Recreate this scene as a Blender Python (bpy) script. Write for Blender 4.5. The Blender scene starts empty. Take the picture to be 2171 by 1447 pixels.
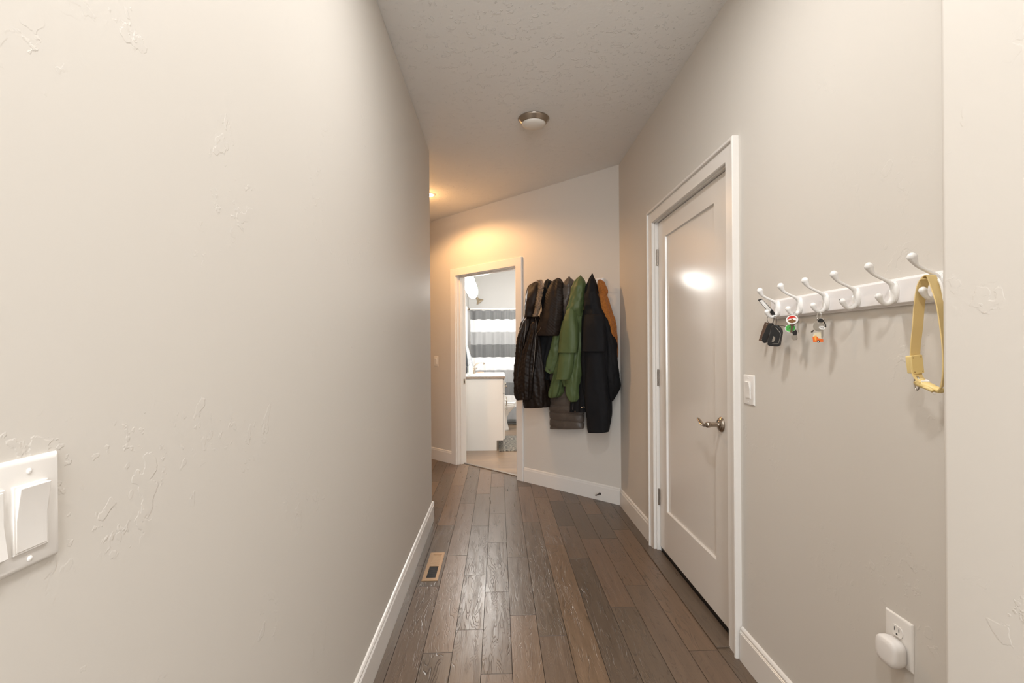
import bpy, bmesh, math, random
from mathutils import Vector, Matrix, noise
R = random.Random(7)
PI = math.pi
SC = bpy.context.scene
COL = SC.collection

# ------------------------------------------------------------------ camera
F, IW, IH, SY, ROLL, CH = 1025.0, 2171.0, 1447.0, 14.5, 0.0075, 1.27
YAW = math.atan(29.5 / F)
cam = bpy.data.cameras.new('camera'); camo = bpy.data.objects.new('camera', cam); COL.objects.link(camo)
cam.sensor_width = 36.0; cam.lens = 36.0 * F / IW; cam.shift_y = SY / IW; cam.clip_start = 0.02
cy_, sy_ = math.cos(YAW), math.sin(YAW)
def _w(a, b, c): return Vector((a * cy_ + b * sy_, -a * sy_ + b * cy_, c))
xr_ = _w(math.cos(ROLL), 0, -math.sin(ROLL)); yr_ = _w(math.sin(ROLL), 0, math.cos(ROLL)); zr_ = -_w(0, 1, 0)
cm = Matrix((xr_, yr_, zr_)).transposed().to_4x4(); cm.translation = Vector((0, 0, CH))
camo.matrix_world = cm
SC.camera = camo

# ------------------------------------------------------------------ light, world, exposure
SC.view_settings.view_transform = 'Standard'; SC.view_settings.look = 'None'
SC.view_settings.gamma = 1.0; SC.view_settings.use_curve_mapping = False
SC.view_settings.exposure = 0.0
wd = bpy.data.worlds.new('world'); SC.world = wd; wd.use_nodes = True
wd.node_tree.nodes['Background'].inputs[0].default_value = (0.85, 0.92, 1.0, 1)
wd.node_tree.nodes['Background'].inputs[1].default_value = 2.5
HC = 2.745           # ceiling height
def light(name, kind, loc, energy, color=(1, 1, 1), rot=(0, 0, 0), **k):
    l = bpy.data.lights.new(name, kind); l.energy = energy; l.color = color
    for a, b in k.items(): setattr(l, a, b)
    o = bpy.data.objects.new(name, l); o.location = loc; o.rotation_euler = rot; COL.objects.link(o); return o
# daylight through the wide window of the room behind the camera
light('window_daylight', 'AREA', (0.1, -4.9, 1.65), 225, (0.90, 0.95, 1.0), (PI/2, 0, 0), shape='RECTANGLE', size=2.6, size_y=1.9)
# ceiling lamps (their fixtures are built further down)
light('room_lamp_light', 'AREA', (0.1, -1.1, 2.70), 34, (1.0, 0.995, 0.985), (0, 0, 0), shape='DISK', size=0.5)
light('hall_lamp_light', 'AREA', (0.22, 1.35, 2.725), 13, (1.0, 0.995, 0.985), (0, 0, 0), shape='DISK', size=0.16)
light('entry_lamp_light', 'AREA', (0.05, 0.1, 2.725), 14, (1.0, 0.995, 0.985), (0, 0, 0), shape='DISK', size=0.16)
light('recessed_lamp_light', 'SPOT', (-0.66, 4.60, 2.70), 56, (1.0, 0.56, 0.24), (0, 0, 0), spot_size=2.82, spot_blend=0.35, shadow_soft_size=0.04)
light('recessed_bulb_light', 'POINT', (-0.735, 4.62, 2.58), 4.5, (1.0, 0.52, 0.19), shadow_soft_size=0.03)
light('vanity_lamp_light', 'POINT', (-0.18, 6.15, 2.0), 24, (1.0, 0.96, 0.90), shadow_soft_size=0.06)
light('bathroom_fill_light', 'AREA', (0.45, 7.0, 2.72), 50, (1.0, 0.97, 0.93), (0, 0, 0), shape='DISK', size=0.35)  # added fill that brightens the bathroom, source out of view

# ------------------------------------------------------------------ pixel -> place helpers (authoring aid)
def ray(px, py):
    dx = px - IW / 2; dy = py - (IH / 2 + SY); c, s = math.cos(ROLL), math.sin(ROLL)
    a = dx * c - dy * s; b = dx * s + dy * c
    return _w(a / F, 1, -b / F)
O = Vector((0, 0, CH))
def onX(px, py, X): r = ray(px, py); return O + r * (X / r.x)
def onY(px, py, Y): r = ray(px, py); return O + r * (Y / r.y)
def onF(px, py, z=0.0): r = ray(px, py); return O + r * ((z - CH) / r.z)
def onD(px, py, c): r = ray(px, py); return O + r * (c / (r.x + r.y))
# the oblique wall: s runs along it (leftwards), d out of it
DC = 4.86; RX = 0.985; LX = -0.50; CRN = Vector((RX, DC - RX, 0)); Q = math.sqrt(0.5)
SD = Vector((-Q, Q, 0)); ND = Vector((-Q, -Q, 0))
def wl(s, d, z): return CRN + SD * s + ND * d + Vector((0, 0, z))
def to_s(p): return (p - CRN).dot(SD)

# ------------------------------------------------------------------ materials
def mat(name, color, rough=0.5, metal=0.0, spec=0.5, bump=None, var=None, sheen=0.0, coat=0.0, trans=0.0, emit=None):
    m = bpy.data.materials.new(name); m.use_nodes = True; nt = m.node_tree; b = nt.nodes['Principled BSDF']
    b.inputs['Base Color'].default_value = (*color, 1); b.inputs['Roughness'].default_value = rough
    b.inputs['Metallic'].default_value = metal; b.inputs['Specular IOR Level'].default_value = spec
    b.inputs['Sheen Weight'].default_value = sheen; b.inputs['Coat Weight'].default_value = coat
    b.inputs['Transmission Weight'].default_value = trans
    if emit: b.inputs['Emission Color'].default_value = (*emit[0], 1); b.inputs['Emission Strength'].default_value = emit[1]
    tc = nt.nodes.new('ShaderNodeTexCoord')
    if bump:
        sc, st, dist = bump[:3]
        n = nt.nodes.new('ShaderNodeTexNoise'); n.inputs['Scale'].default_value = sc; n.inputs['Detail'].default_value = 3
        if len(bump) > 3:
            mp = nt.nodes.new('ShaderNodeMapping'); mp.inputs['Scale'].default_value = bump[3]
            nt.links.new(tc.outputs['Object'], mp.inputs[0]); nt.links.new(mp.outputs[0], n.inputs['Vector'])
        else: nt.links.new(tc.outputs['Object'], n.inputs['Vector'])
        bp = nt.nodes.new('ShaderNodeBump'); bp.inputs['Strength'].default_value = st; bp.inputs['Distance'].default_value = dist
        nt.links.new(n.outputs[0], bp.inputs['Height']); nt.links.new(bp.outputs[0], b.inputs['Normal'])
    if var:
        sc, amt = var
        n = nt.nodes.new('ShaderNodeTexNoise'); n.inputs['Scale'].default_value = sc; n.inputs['Detail'].default_value = 4
        nt.links.new(tc.outputs['Object'], n.inputs['Vector'])
        cr = nt.nodes.new('ShaderNodeValToRGB'); cr.color_ramp.elements[0].position = 0.3; cr.color_ramp.elements[1].position = 0.7
        cr.color_ramp.elements[0].color = (*[c * (1 - amt) for c in color], 1); cr.color_ramp.elements[1].color = (*[min(1, c * (1 + amt)) for c in color], 1)
        nt.links.new(n.outputs[0], cr.inputs[0]); nt.links.new(cr.outputs[0], b.inputs['Base Color'])
    return m
def nd(nt, t, **k):
    n = nt.nodes.new(t)
    for a, v in k.items():
        if a.startswith('i_'): n.inputs[a[2:].replace('_', ' ')].default_value = v
        else: setattr(n, a, v)
    return n
def mth(nt, op, a, b=None, clamp=False):
    n = nt.nodes.new('ShaderNodeMath'); n.operation = op; n.use_clamp = clamp
    for i, v in enumerate((a, b)):
        if v is None: continue
        if isinstance(v, (int, float)): n.inputs[i].default_value = v
        else: nt.links.new(v, n.inputs[i])
    return n.outputs[0]
def sstep(nt, v, lo, hi):
    n = nt.nodes.new('ShaderNodeMapRange'); n.interpolation_type = 'SMOOTHSTEP'
    n.inputs['From Min'].default_value = lo; n.inputs['From Max'].default_value = hi
    nt.links.new(v, n.inputs['Value']); return n.outputs[0]
def plaster(name, color, dens, fine=0.12, dist=0.00034):
    """hand-trowelled drywall paint: smooth plates with thin broken edges"""
    m = mat(name, color, 0.6, spec=0.3); nt = m.node_tree; b = nt.nodes['Principled BSDF']
    tc = nd(nt, 'ShaderNodeTexCoord')
    def nz(sc, det, dis=0.0, off=0.0):
        mp = nd(nt, 'ShaderNodeMapping'); mp.inputs['Location'].default_value = (off, off * 1.7, off * .3)
        nt.links.new(tc.outputs['Object'], mp.inputs[0])
        n = nd(nt, 'ShaderNodeTexNoise', i_Scale=sc, i_Detail=det, i_Distortion=dis); nt.links.new(mp.outputs[0], n.inputs['Vector']); return n.outputs[0]
    h = sstep(nt, nz(19, 5, 0.15), 0.60, 0.63)
    mask = sstep(nt, nz(4.0, 3, 0, 5), dens, dens + 0.12)
    h2 = sstep(nt, nz(42, 4, 0.2, 9), 0.62, 0.66)
    tot = mth(nt, 'MULTIPLY', mth(nt, 'ADD', h, mth(nt, 'MULTIPLY', h2, 0.7)), mask)
    tot = mth(nt, 'ADD', tot, mth(nt, 'MULTIPLY', nz(60, 4, 0, 3), fine))
    tot = mth(nt, 'ADD', tot, mth(nt, 'MULTIPLY', nz(6, 2, 0, 13), 0.8))
    bp = nd(nt, 'ShaderNodeBump'); bp.inputs['Strength'].default_value = 1.0; bp.inputs['Distance'].default_value = dist
    nt.links.new(tot, bp.inputs['Height']); nt.links.new(bp.outputs[0], b.inputs['Normal'])
    return m
M = {}
M['wall'] = plaster('wall_paint', (0.67, 0.63, 0.575), 0.52)
M['ceil'] = plaster('ceiling_paint', (0.84, 0.83, 0.81), 0.30, 0.30, 0.0017)
M['bwall'] = plaster('bathroom_paint', (0.74, 0.73, 0.71), 0.60)
M['trim'] = mat('trim_paint', (0.80, 0.765, 0.72), 0.28, spec=0.5, bump=(9, 0.06, 0.002))
M['doorp'] = mat('door_paint', (0.78, 0.74, 0.69), 0.17, spec=0.55, bump=(40, 0.05, 0.001, (1, 1, 0.12)))
M['plate'] = mat('plate_plastic', (0.83, 0.80, 0.76), 0.28)
M['plug'] = mat('plug_plastic', (0.86, 0.83, 0.80), 0.5)
M['slot'] = mat('slot_dark', (0.02, 0.017, 0.015), 0.6)
M['board'] = mat('board_paint', (0.86, 0.83, 0.82), 0.35, bump=(12, 0.05, 0.001))
M['hook'] = mat('hook_enamel', (0.88, 0.87, 0.85), 0.12, coat=0.5)
M['nickel'] = mat('satin_nickel', (0.42, 0.36, 0.30), 0.24, 1.0)
M['hinge'] = mat('hinge_metal', (0.30, 0.26, 0.22), 0.38, 1.0)
M['snick'] = mat('bright_nickel', (0.62, 0.52, 0.38), 0.35, 1.0)
M['chrome'] = mat('chrome', (0.75, 0.73, 0.70), 0.12, 1.0)
M['steel'] = mat('key_steel', (0.45, 0.42, 0.38), 0.3, 1.0)
M['darksteel'] = mat('dark_steel', (0.10, 0.085, 0.075), 0.4, 0.8)
M['frost'] = mat('frosted_glass', (0.80, 0.74, 0.66), 0.45)
M['lamp'] = mat('lamp_glow', (1, 0.9, 0.75), 0.5, emit=((1, 0.78, 0.5), 14))
M['lampw'] = mat('globe_glow', (1, 1, 1), 0.3, emit=((1, 0.97, 0.92), 50))
M['vent'] = mat('vent_metal', (0.42, 0.27, 0.15), 0.42, 0.3)
M['porc'] = mat('porcelain', (0.86, 0.85, 0.83), 0.10, coat=0.6)
M['cab'] = mat('cabinet_paint', (0.80, 0.77, 0.72), 0.3)
M['counter'] = mat('countertop', (0.78, 0.77, 0.76), 0.25, var=(60, 0.08))
M['cedge'] = mat('countertop_edge', (0.30, 0.23, 0.17), 0.4, var=(50, 0.2))
M['soap'] = mat('soap_plastic', (0.72, 0.80, 0.70), 0.25)
M['surround'] = mat('tub_surround', (0.85, 0.85, 0.84), 0.15)
M['strip'] = mat('threshold_metal', (0.28, 0.25, 0.22), 0.35, 0.9)
M['gapshade'] = mat('door_gap_shade', (0.008, 0.007, 0.006), 0.5)  # near-black colour standing for the shade under the hall door
M['black'] = mat('black_plastic', (0.012, 0.012, 0.013), 0.28)
M['leather'] = mat('brown_leather', (0.12, 0.065, 0.04), 0.5)
M['white'] = mat('white_enamel', (0.9, 0.89, 0.87), 0.3)
M['red'] = mat('red_enamel', (0.65, 0.03, 0.02), 0.3)
M['brown'] = mat('brown_enamel', (0.22, 0.10, 0.03), 0.35)
M['green'] = mat('green_plastic', (0.10, 0.52, 0.10), 0.35)
M['orange'] = mat('orange_enamel', (0.85, 0.16, 0.02), 0.35)
M['amber'] = mat('amber_enamel', (0.95, 0.45, 0.08), 0.35)
M['dish'] = mat('tan_dish', (0.38, 0.22, 0.10), 0.4)
M['cream'] = mat('cream_acrylic', (0.75, 0.68, 0.50), 0.2)
M['strap'] = mat('yellow_webbing', (0.80, 0.61, 0.28), 0.75, bump=(700, 0.4, 0.0006))
M['buckle'] = mat('yellow_plastic', (0.82, 0.64, 0.28), 0.4)
M['nylon'] = mat('brown_black_nylon', (0.015, 0.009, 0.006), 0.5, bump=(38, 0.4, 0.005), spec=0.22)
M['nylonb'] = mat('dark_brown_nylon', (0.020, 0.012, 0.008), 0.58, bump=(30, 0.3, 0.004), spec=0.28)
M['blk'] = mat('black_fabric', (0.007, 0.007, 0.008), 0.75, bump=(22, 0.3, 0.008), spec=0.25)
M['blks'] = mat('black_softshell', (0.010, 0.010, 0.0115), 0.8, bump=(400, 0.2, 0.001), spec=0.2)
M['taupe'] = mat('taupe_nylon', (0.090, 0.070, 0.056), 0.48, bump=(26, 0.55, 0.010))
M['grn'] = mat('green_raincoat', (0.088, 0.122, 0.044), 0.55, bump=(18, 0.35, 0.008), spec=0.4)
M['rust'] = mat('rust_fleece', (0.36, 0.125, 0.022), 0.95, bump=(260, 0.7, 0.003), var=(90, 0.25), sheen=0.08)
M['fur'] = mat('faux_fur', (0.42, 0.27, 0.14), 0.8, var=(60, 0.85), sheen=0.5)
M['zip'] = mat('zip_metal', (0.25, 0.23, 0.21), 0.4, 1.0)
M['towelw'] = mat('towel_light', (0.34, 0.36, 0.38), 0.95, bump=(300, 0.5, 0.002))
M['toweld'] = mat('towel_dark', (0.05, 0.055, 0.06), 0.95, bump=(300, 0.5, 0.002))
M['tub'] = mat('tub_acrylic', (0.86, 0.86, 0.85), 0.12)
M['glass'] = mat('window_glass', (1, 1, 1), 0.0, trans=1.0)
M['ink'] = mat('dark_ink', (0.02, 0.02, 0.02), 0.6)
def rug_mat():
    m = mat('rug_weave', (0.3, 0.28, 0.25), 0.95); nt = m.node_tree; b = nt.nodes['Principled BSDF']
    tc = nd(nt, 'ShaderNodeTexCoord'); mp = nd(nt, 'ShaderNodeMapping'); mp.inputs['Scale'].default_value = (22, 95, 1)
    nt.links.new(tc.outputs['Object'], mp.inputs[0]); n = nd(nt, 'ShaderNodeTexNoise', i_Scale=1.6, i_Detail=3); nt.links.new(mp.outputs[0], n.inputs['Vector'])
    cr = nd(nt, 'ShaderNodeValToRGB'); e = cr.color_ramp.elements; e[0].position = 0.47; e[1].position = 0.53
    e[0].color = (0.03, 0.03, 0.03, 1); e[1].color = (0.36, 0.33, 0.28, 1)
    nt.links.new(n.outputs[0], cr.inputs[0]); nt.links.new(cr.outputs[0], b.inputs['Base Color'])
    bp = nd(nt, 'ShaderNodeBump'); bp.inputs['Distance'].default_value = 0.004; nt.links.new(n.outputs[0], bp.inputs['Height']); nt.links.new(bp.outputs[0], b.inputs['Normal'])
    return m
M['rug'] = rug_mat()
def floor_mat():
    m = mat('plank_floor', (0.14, 0.09, 0.058), 0.34, spec=0.5); nt = m.node_tree; b = nt.nodes['Principled BSDF']
    at = nd(nt, 'ShaderNodeAttribute', attribute_name='pr'); sep = nd(nt, 'ShaderNodeSeparateColor'); nt.links.new(at.outputs['Color'], sep.inputs[0])
    uv = nd(nt, 'ShaderNodeUVMap', uv_map='uv')
    def noise_(sx, sy, det=2, dis=0.0, sc=1.0):
        mp = nd(nt, 'ShaderNodeMapping'); mp.inputs['Scale'].default_value = (sx, sy, 1); nt.links.new(uv.outputs[0], mp.inputs[0])
        n = nd(nt, 'ShaderNodeTexNoise', i_Scale=sc, i_Detail=det, i_Distortion=dis); nt.links.new(mp.outputs[0], n.inputs['Vector']); return n.outputs[0]
    # contour lines of a stretched noise give cathedral grain
    big = noise_(1.9, 11.5, 2.5, 0.45)
    ring = mth(nt, 'FRACT', mth(nt, 'MULTIPLY', big, mth(nt, 'ADD', mth(nt, 'MULTIPLY', sep.outputs[1], 22.0), 16.0)))
    line = mth(nt, 'SUBTRACT', 1.0, mth(nt, 'ABSOLUTE', mth(nt, 'MULTIPLY', mth(nt, 'SUBTRACT', ring, 0.5), 2.0)))
    line = sstep(nt, line, 0.66, 1.0)
    wisp = noise_(5, 30, 2); line = mth(nt, 'MULTIPLY', line, sstep(nt, wisp, 0.40, 0.60))
    fib = noise_(7, 260, 3); fib2 = noise_(3, 40, 3)
    cr = nd(nt, 'ShaderNodeValToRGB'); e = cr.color_ramp.elements
    e[0].position = 0.0; e[0].color = (0.092, 0.067, 0.049, 1); e[1].position = 1.0; e[1].color = (0.185, 0.122, 0.074, 1)
    x = e.new(0.45); x.color = (0.130, 0.094, 0.066, 1); y = e.new(0.7); y.color = (0.155, 0.102, 0.070, 1)
    nt.links.new(sep.outputs[0], cr.inputs[0])
    v = mth(nt, 'ADD', mth(nt, 'MULTIPLY', fib, 0.42), mth(nt, 'ADD', mth(nt, 'MULTIPLY', fib2, 0.55), 0.56))
    lineamt = mth(nt, 'MULTIPLY', line, mth(nt, 'ADD', mth(nt, 'MULTIPLY', sep.outputs[2], 0.45), 0.12))
    v = mth(nt, 'MULTIPLY', v, mth(nt, 'SUBTRACT', 1.0, lineamt))
    mx = nd(nt, 'ShaderNodeVectorMath', operation='SCALE'); nt.links.new(cr.outputs[0], mx.inputs[0]); nt.links.new(v, mx.inputs['Scale'])
    nt.links.new(mx.outputs[0], b.inputs['Base Color'])
    h = mth(nt, 'SUBTRACT', mth(nt, 'MULTIPLY', fib, 0.30), mth(nt, 'MULTIPLY', line, mth(nt, 'ADD', mth(nt, 'MULTIPLY', sep.outputs[2], 0.9), 0.25)))
    h = mth(nt, 'ADD', h, mth(nt, 'MULTIPLY', noise_(6, 18, 2), 1.2))
    bp = nd(nt, 'ShaderNodeBump'); bp.inputs['Strength'].default_value = 1.0; bp.inputs['Distance'].default_value = 0.0007
    nt.links.new(h, bp.inputs['Height']); nt.links.new(bp.outputs[0], b.inputs['Normal'])
    nt.links.new(mth(nt, 'ADD', mth(nt, 'MULTIPLY', fib2, 0.20), 0.21), b.inputs['Roughness'])
    return m
M['floor'] = floor_mat()
def bfloor_mat():
    m = mat('bathroom_tile', (0.3, 0.22, 0.16), 0.3); nt = m.node_tree; b = nt.nodes['Principled BSDF']
    tc = nd(nt, 'ShaderNodeTexCoord')
    br = nd(nt, 'ShaderNodeTexBrick', i_Scale=1.0); br.inputs['Brick Width'].default_value = 0.9; br.inputs['Row Height'].default_value = 0.155; br.inputs['Mortar Size'].default_value = 0.003
    br.inputs['Color1'].default_value = (0.30, 0.205, 0.13, 1); br.inputs['Color2'].default_value = (0.20, 0.14, 0.09, 1); br.inputs['Mortar'].default_value = (0.16, 0.13, 0.11, 1)
    nt.links.new(tc.outputs['Object'], br.inputs['Vector'])
    mp = nd(nt, 'ShaderNodeMapping'); mp.inputs['Scale'].default_value = (4, 30, 1); nt.links.new(tc.outputs['Object'], mp.inputs[0])
    n = nd(nt, 'ShaderNodeTexNoise', i_Scale=1.5, i_Detail=4); nt.links.new(mp.outputs[0], n.inputs['Vector'])
    mx = nd(nt, 'ShaderNodeVectorMath', operation='SCALE'); nt.links.new(br.outputs[0], mx.inputs[0])
    nt.links.new(mth(nt, 'ADD', mth(nt, 'MULTIPLY', n.outputs[0], 0.9), 0.55), mx.inputs['Scale']); nt.links.new(mx.outputs[0], b.inputs['Base Color'])
    return m
M['bfloor'] = bfloor_mat()
def curtain_mat():
    m = mat('striped_curtain', (0.8, 0.8, 0.8), 0.85); nt = m.node_tree; b = nt.nodes['Principled BSDF']
    uv = nd(nt, 'ShaderNodeUVMap', uv_map='uv'); sp = nd(nt, 'ShaderNodeSeparateXYZ'); nt.links.new(uv.outputs[0], sp.inputs[0])
    cr = nd(nt, 'ShaderNodeValToRGB'); cr.color_ramp.interpolation = 'CONSTANT'; e = cr.color_ramp.elements
    D, W_, L = (0.095, 0.098, 0.10, 1), (0.72, 0.72, 0.72, 1), (0.27, 0.275, 0.28, 1)
    seq = [D, W_, L, D, W_, L, D, W_, L, D]; t = 0; bands = [0.146, 0.206, 0.213, 0.21, 0.21, 0.21, 0.21, 0.2, 0.2, 0.25]
    tot = 1.93; first = True
    for c, h in zip(seq, bands):
        if first: e[0].position = 0; e[0].color = c; first = False
        else:
            q = e.new(min(0.999, t / tot)); q.color = c
        t += h
    e[-1].color = D if e[-1].position >= 0.9999 else e[-1].color
    nt.links.new(mth(nt, 'DIVIDE', sp.outputs[1], tot), cr.inputs[0])
    n = nd(nt, 'ShaderNodeTexNoise', noise_dimensions='1D', i_Scale=600.0, i_Detail=1); nt.links.new(sp.outputs[0], n.inputs['W'])
    pin = sstep(nt, n.outputs[0], 0.55, 0.66)
    mx = nd(nt, 'ShaderNodeMix', data_type='RGBA'); nt.links.new(mth(nt, 'MULTIPLY', pin, 0.26), mx.inputs['Factor'])
    nt.links.new(cr.outputs[0], mx.inputs['A']); mx.inputs['B'].default_value = (0.8, 0.8, 0.8, 1)
    nt.links.new(mx.outputs['Result'], b.inputs['Base Color'])
    return m
M['curtain'] = curtain_mat()

# ------------------------------------------------------------------ mesh helpers
WM = {}
def thing(name, loc, label, cat, group=None, kind=None):
    o = bpy.data.objects.new(name, None); o.empty_display_size = 0.05; o.location = loc; COL.objects.link(o)
    WM[o.name] = Matrix.Translation(Vector(loc))
    if kind: o['kind'] = kind
    tag(o, label, cat, group); return o
def tag(o, label=None, cat=None, group=None, kind=None):
    if label: o['label'] = label
    if cat: o['category'] = cat
    if group: o['group'] = group
    if kind: o['kind'] = kind
    return o
def obj(name, bm, m, parent=None, smooth=False, bevel=0.0, seg=2, loc=None, angle=0.6, label=None):
    bmesh.ops.recalc_face_normals(bm, faces=bm.faces)
    mt = WM[parent.name] if parent else Matrix.Translation(Vector(loc or (0, 0, 0)))
    bm.transform(mt.inverted())
    me = bpy.data.meshes.new(name); bm.to_mesh(me); bm.free()
    for x in (m if isinstance(m, (list, tuple)) else [m]): me.materials.append(x)
    o = bpy.data.objects.new(name, me); COL.objects.link(o)
    if parent: o.parent = parent
    elif loc is not None: o.location = loc
    WM[o.name] = mt
    if smooth:
        for p in me.polygons: p.use_smooth = True
    if bevel:
        b = o.modifiers.new('bevel', 'BEVEL'); b.width = bevel; b.segments = seg; b.limit_method = 'ANGLE'; b.angle_limit = angle
        if smooth is False:
            for p in me.polygons: p.use_smooth = True
            b.harden_normals = True
    if label: o['label'] = label
    return o
def struct(name, bm, m, **k):
    o = obj(name, bm, m, **k); o['kind'] = 'structure'; return o
def NB(): return bmesh.new()
def hexa(bm, P, mi=0):
    v = [bm.verts.new(p) for p in P]
    fs = [bm.faces.new([v[i] for i in q]) for q in ((0,3,2,1),(4,5,6,7),(0,1,5,4),(1,2,6,5),(2,3,7,6),(3,0,4,7))]
    for f in fs: f.material_index = mi
    return fs
def box(bm, x0, x1, y0, y1, z0, z1, mi=0):
    return hexa(bm, [(x0,y0,z0),(x1,y0,z0),(x1,y1,z0),(x0,y1,z0),(x0,y0,z1),(x1,y0,z1),(x1,y1,z1),(x0,y1,z1)], mi)
def dbox(bm, s0, s1, d0, d1, z0, z1, mi=0):
    c = [(s0,d0),(s1,d0),(s1,d1),(s0,d1)]
    return hexa(bm, [wl(a,b,z0) for a,b in c] + [wl(a,b,z1) for a,b in c], mi)
def prism(bm, poly, f0, f1, mi=0):
    """poly of 2-D points, f0/f1 map a point to 3-D at either end"""
    a = [bm.verts.new(f0(*p)) for p in poly]; b = [bm.verts.new(f1(*p)) for p in poly]; n = len(poly)
    fs = [bm.faces.new(a), bm.faces.new(list(reversed(b)))]
    for i in range(n): fs.append(bm.faces.new([a[i], b[i], b[(i+1) % n], a[(i+1) % n]]))
    for f in fs: f.material_index = mi
def rings(bm, rs, close=True, mi=0):
    vs = [[bm.verts.new(p) for p in r] for r in rs]; n = len(rs[0])
    for a, b in zip(vs, vs[1:]):
        for i in range(n):
            f = bm.faces.new([a[i], a[(i+1) % n], b[(i+1) % n], b[i]]); f.material_index = mi
    if close:
        for r in (vs[0], vs[-1]):
            try: f = bm.faces.new(r); f.material_index = mi
            except ValueError: pass
    return vs
def frame(ax):
    ax = Vector(ax).normalized(); u = ax.cross(Vector((0, 0, 1)))
    if u.length < 1e-3: u = ax.cross(Vector((1, 0, 0)))
    u.normalize(); return ax, u, ax.cross(u)
def lathe(bm, o, ax, prof, seg=32, mi=0):
    """prof: (distance along axis, radius)"""
    ax, u, v = frame(ax); o = Vector(o)
    rings(bm, [[o + ax*t + (u*math.cos(2*PI*i/seg) + v*math.sin(2*PI*i/seg))*max(r, 1e-4) for i in range(seg)] for t, r in prof], mi=mi)
def cr(pts, n=6):
    """catmull-rom through points of any dimension"""
    P = [Vector(p) for p in pts]; P = [P[0]*2 - P[1]] + P + [P[-1]*2 - P[-2]]; out = []
    for i in range(1, len(P) - 2):
        for k in range(n):
            t = k / n; a, b, c, d = P[i-1], P[i], P[i+1], P[i+2]
            out.append(0.5*((2*b) + (c-a)*t + (2*a-5*b+4*c-d)*t*t + (3*b-a-3*c+d)*t**3))
    out.append(P[-2]); return out
def tube(bm, pts, rad, seg=12, n=6, closed=False, flat=None, mi=0):
    """pts with radius; flat=(normal, k) squashes the section along a normal"""
    if closed:
        N = len(pts); C = [Vector(p) for p in pts]; R_ = [rad]*N if isinstance(rad, (int, float)) else rad
    else:
        R0 = [rad]*len(pts) if isinstance(rad, (int, float)) else rad
        X = cr([(*Vector(p), r) for p, r in zip(pts, R0)], n) if n > 1 else [Vector((*Vector(p), r)) for p, r in zip(pts, R0)]
        C = [Vector(x[:3]) for x in X]; R_ = [max(x[3], 1e-4) for x in X]; N = len(C)
    u = None; rs = []
    for i in range(N):
        t = (C[(i+1) % N] - C[i-1]) if closed else (C[min(i+1, N-1)] - C[max(i-1, 0)])
        t.normalize()
        if u is None: _, u, _ = frame(t)
        u = (u - t*u.dot(t)).normalized(); v = t.cross(u)
        r = []
        for k in range(seg):
            off = (u*math.cos(2*PI*k/seg) + v*math.sin(2*PI*k/seg))*R_[i]
            if flat: nn = Vector(flat[0]).normalized(); off -= nn*off.dot(nn)*(1-flat[1])
            r.append(C[i] + off)
        rs.append(r)
    if closed:
        rs.append(rs[0]); vs = [[bm.verts.new(p) for p in r] for r in rs[:-1]]; vs.append(vs[0])
        for a, b in zip(vs, vs[1:]):
            for i in range(seg): bm.faces.new([a[i], a[(i+1) % seg], b[(i+1) % seg], b[i]]).material_index = mi
    else: rings(bm, rs, mi=mi)
def circ(c, u, v, r, n=28, r2=None):
    c, u, v = Vector(c), Vector(u).normalized(), Vector(v).normalized(); r2 = r2 or r
    return [c + u*r*math.cos(2*PI*i/n) + v*r2*math.sin(2*PI*i/n) for i in range(n)]
def slab(bm, c, u, v, w, poly, th, mi=0):
    """polygon (a,b) in u,v centred at c, thick th along w"""
    c, u, v, w = Vector(c), Vector(u).normalized(), Vector(v).normalized(), Vector(w).normalized()
    prism(bm, poly, lambda a, b: c + u*a + v*b - w*th/2, lambda a, b: c + u*a + v*b + w*th/2, mi)
def rrect(w, h, r, n=5):
    out = []
    for cx, cy, a0 in ((w/2-r, h/2-r, 0), (-w/2+r, h/2-r, PI/2), (-w/2+r, -h/2+r, PI), (w/2-r, -h/2+r, 1.5*PI)):
        for i in range(n+1):
            a = a0 + PI/2*i/n; out.append((cx + r*math.cos(a), cy + r*math.sin(a)))
    return out
def ell(a, b, n=32): return [(a*math.cos(2*PI*i/n), b*math.sin(2*PI*i/n)) for i in range(n)]
def text(name, s, size, c, u, v, m, parent, ext=0.0003):
    cu = bpy.data.curves.new(name, 'FONT'); cu.body = s; cu.size = size; cu.align_x = 'CENTER'; cu.align_y = 'CENTER'; cu.extrude = ext
    t = bpy.data.objects.new('tmp', cu); COL.objects.link(t); dg = bpy.context.evaluated_depsgraph_get()
    me = bpy.data.meshes.new_from_object(t.evaluated_get(dg)); bpy.data.objects.remove(t); bm = NB(); bm.from_mesh(me)
    u, v = Vector(u).normalized(), Vector(v).normalized(); w = u.cross(v)
    mm = Matrix((u, v, w)).transposed().to_4x4(); mm.translation = Vector(c); bm.transform(mm)
    return obj(name, bm, m, parent)

# ================================================================== STRUCTURE
YL = 3.615           # far end of the left wall
YJ = 0.80; XJ = 0.75 # jog of the right wall next to the camera
YB = -0.7            # where the hall opens to the room behind the camera
WT = 0.13
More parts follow.
